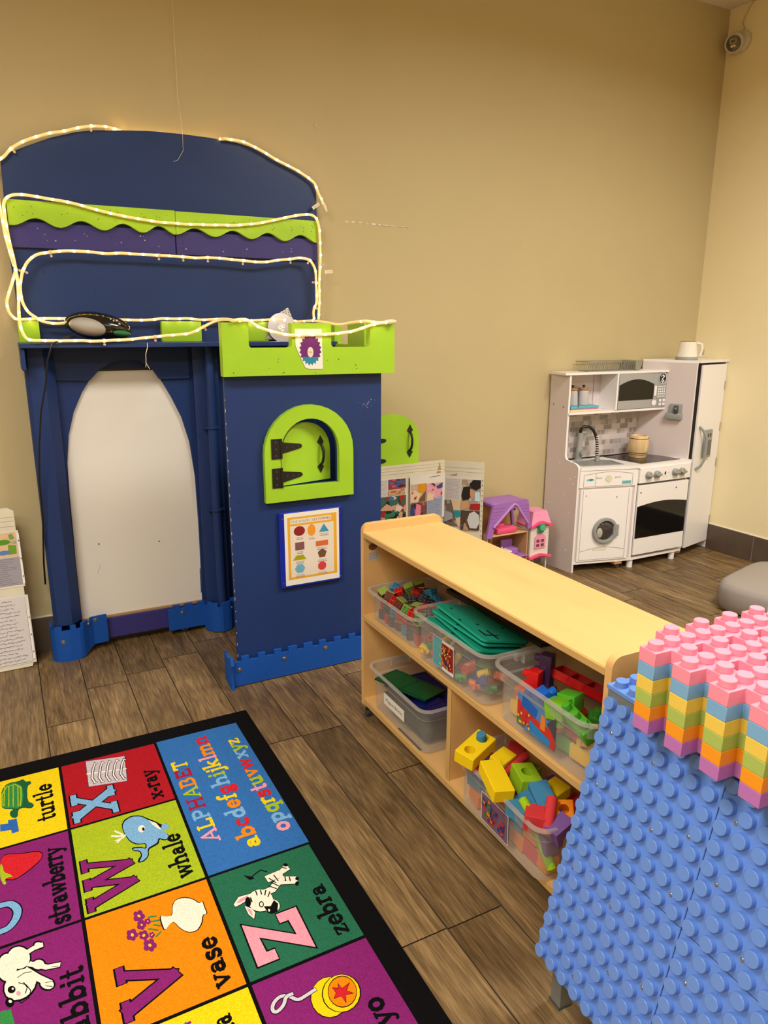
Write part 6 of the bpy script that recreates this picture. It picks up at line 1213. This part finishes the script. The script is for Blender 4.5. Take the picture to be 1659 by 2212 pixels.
collage(fl, 1.822, .458, 1.914, .545, (226, 160, 176), [(230, 170, 186), (200, 60, 90)], 10, 9, [('p', (60, 70, 130), [(.6, .8), (1, 1), (1, .7), (.7, .65)]), ('p', (90, 40, 50), [(.25, 1), (.5, .8), (.55, .9), (.4, 1)]), ('p', (230, 200, 170), [(0, 0), (.4, 0), (.45, .35), (.05, .5)]), ('p', (140, 170, 210), [(.5, 0), (1, 0), (1, .2), (.55, .15)])])
collage(fl, 1.731, .368, 1.820, .456, (120, 70, 70), [(200, 90, 110), (60, 40, 40), (170, 110, 90)], 12, 10, [('p', (40, 70, 150), [(0, 0), (.22, .1), (.22, .8), (0, .7)]), ('p', (226, 130, 150), [(.25, .2), (.6, .25), (.65, .8), (.35, .95)])])
writing(fl, 1.822, .372, 1.912, .456, 10, pb, ink, 11); mb.build('photo_sheets', c_, smooth=False)
WQ = (2.083, 2.905); WP = (1.933, 3.034); WMx = frame(WP, WQ); WW = math.hypot(WQ[0]-WP[0], WQ[1]-WP[1])
mb = MB(); mb.M = WMx; mb.box(0, 0, 0, WW, .004, .650, mbd); w_ = mb.build('right_wing', t)
mb = MB(); R3 = WMx.to_3x3(); fl = Flat(mb, WMx @ Vector((0, -.0005, 0)), R3 @ Vector((1, 0, 0)), (0, 0, 1), R3 @ Vector((0, -1, 0)), .00015)
for z in (.62, .60): fl.stroke([(.004, z), (WW-.004, z-.004)], .0012, mat('crease', (180, 172, 160), .7))
fl.poly([(.02, .572), (.06, .568), (.065, .588), (.03, .58)], mat('torn_card', (176, 148, 110), .8))
fl.rect(.002, .30, WW-.012, .575, sl); writing(fl, .004, .455, .086, .562, 14, pw, ink, 13)
collage(fl, .088, .405, .184, .560, (170, 150, 130), [(190, 180, 170), (90, 80, 76)], 10, 14, [('p', (40, 34, 34), [(.0, .45), (.1, .75), (.45, .78), (.55, .55), (.4, .35), (.1, .3)]), ('p', (34, 30, 34), [(.4, .85), (.6, 1), (1, 1), (1, .75), (.75, .65), (.5, .75)]), ('p', (206, 150, 116), [(.45, .7), (.6, .68), (.7, .5), (.55, .35), (.45, .5)]), ('p', (196, 222, 232), [(.7, .3), (.7, .6), (.95, .62), (1, .3)]), ('p', (206, 160, 110), [(0, 0), (0, .27), (.38, .3), (.4, .05)]), ('p', (170, 40, 40), [(.45, 0), (1, 0), (1, .22), (.5, .2)])])
collage(fl, .004, .315, .086, .452, (120, 104, 96), [(160, 156, 156), (90, 80, 76)], 10, 15, [('p', (226, 196, 160), [(.4, 1), (1, 1), (1, .0), (.85, 0)]), ('p', (40, 150, 160), [(.6, .4), (.62, .62), (1, .62), (1, .38), (.8, .32)]), ('p', (170, 168, 172), [(0, .15), (.0, .6), (.5, .5), (.55, .3)])])
collage(fl, .088, .300, .184, .402, (84, 66, 56), [(70, 56, 48), (110, 90, 76)], 8, 16, [('p', (206, 206, 206), [(.35, .5), (.45, .85), (.7, .98), (.95, .8), (1, .4), (.85, .1), (.5, .1)]), ('p', (190, 150, 116), [(.15, 0), (.2, .4), (.4, .1), (.45, 0)])])
for k in range(12): fl.ell(WW-.006, .56-.026*k, .002, .0035, mat('punch', (60, 56, 52), .6), 8)
mb.build('photo_sheets', w_, smooth=False)
# left board: hinged flap facing the room
LB = root('display_board', (-.2, 3.0, 0), 'white display board with green paintings and handwriting at the left edge', 'display board', 'white display boards with photo sheets')
LMx = Matrix.Translation((0, 2.955, 0)) @ Matrix.Rotation(math.radians(3.2), 4, 'X').inverted() @ Matrix.Translation((0, 0, 0)) 
LMx = Matrix.Translation((-.003, 2.955, .003)) @ Matrix.Rotation(-math.radians(4.5), 4, 'X') @ Matrix.Rotation(-math.radians(.5), 4, 'Y')
mb = MB(); mb.M = LMx; mb.prism([(-.55, 0), (-.006, 0), (0, .02), (.0, .62), (-.02, .633), (-.55, .64)], lambda u, v, w: (u, w, v), mbd, .006); b_ = mb.build('board', LB)
R3 = LMx.to_3x3(); mb = MB(); fl = Flat(mb, LMx @ Vector((0, -.0006, 0)), R3 @ Vector((1, 0, 0)), R3 @ Vector((0, 0, 1)), R3 @ Vector((0, -1, 0)), .0002)
for z in (.60, .585, .565): fl.stroke([(-.5, z), (-.004, z-.003)], .0012, mat('crease', (180, 172, 160), .7))
fl.rect(-.4, .325, .006, .545, sl); fl.rect(-.4, .015, .010, .29, sl)
collage(fl, -.22, .445, -.003, .54, (226, 190, 150), [(220, 180, 140)], 3, 20, [(.12, (80, 150, 40), [(.78, .62)]), ('p', (110, 160, 50), [(.85, .1), (.98, .12), (.98, .45), (.86, .5)]), (.10, (90, 130, 190), [(.78, .2)]), ('p', (120, 160, 90), [(.88, .9), (.94, .95), (.97, .75), (.9, .7)]), ('p', (150, 180, 140), [(.9, .6), (.99, .65), (.99, .5)]), ('p', (60, 120, 40), [(.4, .5), (.6, .9), (.65, .4)])])
writing(fl, -.22, .335, .0, .443, 13, pg, ink, 21); writing(fl, -.24, .022, -.002, .285, 17, pw, ink, 22)
for z0 in (.335, .03):
    fl.rect(.000, z0+.0, .0075, z0+.20, M_WHITE)
    for k in (.03, .1, .17): fl.ell(.0045, z0+k, .0018, .0035, mat('punch', (60, 56, 52), .6), 8)
mb.build('photo_sheets', b_, smooth=False)
# doll house
DH = root('doll_house', (2.28, 2.95, 0), 'open-fronted purple-roofed doll house with a pink bed on its upper floor', 'doll house')
pu = mat('lilac_plastic', (160, 108, 186), .45, .35); pk = mat('hot_pink_plastic', (236, 84, 130), .4, .4); tan = mat('tan_plastic', (206, 164, 116), .5, .3); pl = mat('pale_pink_plastic', (232, 148, 184), .5, .3); wp = mat('white_plastic', (226, 220, 210), .45, .35)
x0, x1, y0, y1 = 2.100, 2.360, 2.880, 3.02
def db(nm, a, m, par=None, bev=.002): mb = MB(); mb.box(*a, m, bev); return mb.build(nm, par or DH)
db('upper_floor', (x0, y0, .262, x1, y1, .270), tan); db('back_wall', (x0, y1-.004, 0, x1, y1, .40), tan); db('side_wall', (x1-.006, y0, 0, x1, y1, .262), tan); db('side_wall', (x0, y0, 0, x0+.006, y1, .262), tan)
db('lower_floor', (x0, y0-.01, .135, x1, y1, .142), pu); db('ground_floor', (x0, y0-.01, 0, x1, y1, .008), tan)
mb = MB(); mb.prism([(x0-.012, .262), (x0+.012, .40), (x0+.024, .436), (x1-.03, .446), (x1-.018, .436), (x1+.006, .285), (x1-.014, .285), (x1-.022, .325), (x1-.085, .412)]+[(x1-.112-.018*math.cos(a*PI/6), .412+.006*math.sin(a*PI/6)) for a in range(0, 1)]+[(x1-.13, .412), (x0+.035, .318), (x0+.022, .262)], XZ(y0-.012), pu, .014)
mb.box(x0+.018, y0-.006, .418, x1-.022, y1, .440, pu, .006); mb.prism([(x0-.016, .262), (x0+.008, .42), (x0+.020, .42), (x0+.008, .262)], XZ(y1-.016), pu, .014); mb.prism([(x1-.03, .42), (x1-.018, .42), (x1+.004, .275), (x1-.01, .275)], XZ(y1-.016), pu, .014)
roof = mb.build('roof', DH)
mb = MB(); rl = [(x0+.026, .318), (x1-.122, .420), (x1-.108, .428), (x1-.094, .420), (x1-.018, .318)]
mb.tube([(u, y0-.014, v) for u, v in rl], .007, mat('lilac_light', (182, 134, 206), .45), 8); mb.build('gable_trim', roof)
fl_m = MB(); fl = Flat(fl_m, (0, y0-.0125, 0), (1, 0, 0), (0, 0, 1), (0, -1, 0), .0001); dk = mat('lilac_shade_line', (132, 84, 160), .5)
for k in range(6): z = .33+k*.017; fl.stroke([(x0+.01, z), (x0+.03+k*.012, z)], .001, dk); fl.stroke([(x1-.05-k*.008, z), (x1-.012, z)], .001, dk)
fl.ell(x1-.108, .402, .008, .008, mat('attic_hole', (70, 30, 90), .6), 14); fl_m.build('shingle_lines', roof, smooth=False)
mb = MB(); mb.box(2.165, 2.885, .271, 2.29, 2.955, .300, pk, .006, 2); mb.box(2.165, 2.955, .271, 2.25, 2.965, .338, pk, .004, 2); mb.box(2.17, 2.925, .300, 2.24, 2.955, .312, pk, .004, 2)
tag(mb.build('toy_bed'), 'hot pink toy bed on the doll house upper floor', 'toy bed')
mb = MB(); mb.box(2.245, 2.905, .1425, 2.32, 2.96, .175, pu, .004); mb.box(2.245, 2.955, .1425, 2.32, 2.972, .215, pu, .004); tag(mb.build('toy_sofa'), 'purple toy sofa on the doll house lower floor', 'toy sofa')
mb = MB(); bt = [(2.10, .1425+.03), (2.125, .1425), (2.22, .1425), (2.245, .1425+.034)]; mb.prism(bt, XZ(2.868), wp, .05); mb.box(2.095, 2.864, .172, 2.25, 2.922, .180, wp, .003); mb.tube([(2.205, 2.89, .18), (2.20, 2.89, .20)], .004, wp, 8)
tag(mb.build('toy_bathtub'), 'white toy bathtub in front of the purple toy sofa', 'toy bathtub')
mb = MB(); mb.ring([(2.11, .15), (2.20, .15), (2.20, .256), (2.11, .256)], [(2.145, .155), (2.185, .155), (2.185, .25), (2.145, .25)], XZ(2.975), tan, .004)
for k in range(1, 4): mb.box(2.145, 2.975, .155+.024*k-.002, 2.185, 2.979, .155+.024*k+.002, tan)
mb.box(2.163, 2.975, .155, 2.167, 2.979, .25, tan); mb.build('lattice_door', DH)
mb = MB(); mb.cyl((2.10, 2.878, .15), (2.10, 2.878, .262), .003, tan, seg=8); mb.box(2.092, 2.872, .20, 2.108, 2.884, .225, tan, .002); mb.build('corner_post', DH)
# pink tower beside it
PT = root('toy_tower', (2.44, 2.93, 0), 'white toy tower with pink roof and green clock beside the doll house', 'toy tower')
tx0, tx1, ty0, ty1 = 2.378, 2.500, 2.880, 3.0
mb = MB(); mb.box(tx0, ty0, .12, tx1, ty1, .285, wp, .003); wl = mb.build('body', PT)
lm = MB(); fl = Flat(lm, (0, ty0-.0004, 0), (1, 0, 0), (0, 0, 1), (0, -1, 0), .0001)
for k in range(8): fl.stroke([(tx0+.004, .13+.019*k), (tx1-.004, .13+.019*k)], .0008, mat('groove', (196, 188, 180), .6))
lm.build('clapboard_lines', wl, smooth=False)
mb = MB()
q = [(tx0-.006, ty0-.008), (tx1+.006, ty0-.008), (tx1+.006, ty1), (tx0-.006, ty1)]; q2 = [(tx0+.022, ty0+.012), (tx1-.012, ty0+.012), (tx1-.012, ty1-.01), (tx0+.006, ty1-.01)]
mb.put([(x, y, .290) for x, y in q]+[(x, y, .362) for x, y in q2], [(0, 1, 2, 3), (4, 5, 6, 7), (0, 1, 5, 4), (1, 2, 6, 5), (2, 3, 7, 6), (3, 0, 4, 7)], pl); mb.build('roof', PT)
def wave(zb, h, nm):
    mb = MB(); top = [(tx0-.012+(tx1-tx0+.024)*k/14, zb+.010+h*max(0, math.sin(PI*k/14))**2) for k in range(15)]
    mb.prism(top+[(x, z-.012) for x, z in top[::-1]], XZ(ty0-.016), pk, .016); mb.box(tx0-.008, ty0-.004, zb-.003, tx1+.008, ty1, zb+.008, pk, .002); mb.build(nm, PT)
wave(.284, .020, 'pink_gable'); wave(.112, .014, 'pink_ledge')
mb = MB(); mb.cyl((2.437, ty0-.024, .283), (2.437, ty0-.008, .283), .021, mat('clock_green', (50, 160, 110), .4), seg=28); mb.box(2.417, ty0-.012, .252, 2.457, ty0, .257, mat('clock_green', (0, 0, 0)), .001); ck = mb.build('clock', PT)
mb = MB(); mb.cyl((2.437, ty0-.0255, .283), (2.437, ty0-.0235, .283), .014, mat('clock_face', (90, 190, 150), .4), seg=24); mb.box(2.433, ty0-.027, .279, 2.443, ty0-.025, .287, pk); mb.build('clock_face', ck)
mb = MB(); pts = [(2.403, .165), (2.474, .165), (2.474, .218)]+[(2.4385+.0355*math.cos(a*PI/10), .218+.028*math.sin(a*PI/10)) for a in range(1, 10)]+[(2.403, .218)]
mb.prism(pts, XZ(ty0-.006), pl, .006); wn = mb.build('window', PT)
mb = MB(); fl = Flat(mb, (0, ty0-.0065, 0), (1, 0, 0), (0, 0, 1), (0, -1, 0), .0001); dk2 = mat('window_dark', (110, 70, 60), .5)
for u in (2.413, 2.443):
    for v in (.175, .199): fl.rect(u, v, u+.020, v+.015, dk2)
mb.build('window_panes', wn, smooth=False)
for x in (tx0+.004, tx1-.010):
    for y in (ty0+.004, ty1-.01):
        mb = MB(); mb.box(x, y, 0, x+.006, y+.006, .112, wp, .001); mb.build('leg', PT)
# grey floor cushion
mb = MB(); pts = []; cu = mat('grey_vinyl', (150, 142, 138), .38, .4, bump=.08, bscale=12)
def sq(hx, hy, n=36, e=5):
    o = []
    for k in range(n):
        a = 2*PI*k/n; c_, s_ = math.cos(a), math.sin(a); r = (abs(c_)**e+abs(s_)**e)**(-1/e); o.append((hx*r*c_, hy*r*s_))
    return o
lv = [(.0, .90), (.012, .97), (.05, 1.0), (.105, .99), (.128, .955), (.136, .88), (.140, .6), (.142, .3)]
v = []; n = 36
for z, s_ in lv: v += [(p[0], p[1], z) for p in sq(.30*s_, .26*s_)]
f = [(j*n+k, j*n+(k+1) % n, (j+1)*n+(k+1) % n, (j+1)*n+k) for j in range(len(lv)-1) for k in range(n)]+[tuple(range(n-1, -1, -1)), tuple(range((len(lv)-1)*n, len(lv)*n))]
mb.M = Matrix.Translation((3.225, 1.985, 0)) @ Matrix.Rotation(math.radians(14), 4, 'Z'); mb.put(v, f, cu)
tag(mb.build('floor_cushion', angle=60), 'thick grey vinyl floor cushion by the right wall', 'cushion')
# wall camera with its cable
CM = root('security_camera', (XR, 3.0, 2.775), 'small white round security camera high in the room corner', 'camera')
cwht = mat('camera_white', (206, 196, 180), .4); ax_ = Vector((-.80, -.28, -.30)).normalized(); p0 = Vector((XR-.002, 3.0, 2.778))
mb = MB(); mb.lathe(p0+Vector((0, -.012, 0)), [(.050, 0), (.052, .012), (.045, .024), (.02, .03)], cwht, 32, (-1, 0, 0)); mb.build('wall_mount', CM)
mb = MB(); c0 = p0+Vector((-.022, 0.012, 0)); mb.lathe(c0, [(.02, -.012), (.046, -.004), (.051, .012), (.049, .034), (.042, .042), (.038, .040), (0, .040)], cwht, 36, ax_); hd_ = mb.build('camera_head', CM)
mb = MB(); mb.lathe(c0+ax_*.0405, [(.0375, 0), (.036, .0015), (0, .002)], mat('camera_black', (40, 18, 18), .15, .6), 32, ax_); fc_ = mb.build('lens_face', hd_)
sd = ax_.cross(Vector((0, 0, 1))).normalized(); uv = sd.cross(ax_); mb = MB(); fl = Flat(mb, c0+ax_*.0435, -sd if sd.y < 0 else sd, uv, ax_, .0002)
fl.U = Vector((0, 1, 0)).cross(uv); fl.U = uv.cross(ax_)*1.0
cr2 = mat('lens_rim', (196, 180, 160), .4); fl.stroke([(-.016, .002), (.014, .002), (.014, .020), (-.016, .020), (-.016, .002)], .003, cr2); fl.rect(-.013, .005, .011, .017, mat('lens_olive', (90, 82, 60), .3))
for u in (-.008, .006): fl.ell(u, -.012, .006, .006, mat('ir_lamp', (250, 226, 180), .3), 14)
mb.build('sensor_window', fc_, smooth=False)
mb = MB(); mb.tube([(XR-.006, 2.992, 2.825), (XR-.004, 2.985, 2.845), (XR-.004, 3.0, 2.87), (XR-.004, 2.985, 2.905), (XR-.004, 2.95, ZC-.004), (XR-.004, 2.7, ZC-.004)], .0028, mat('cable_cream', (206, 186, 142), .5), 8); mb.build('cable', CM)
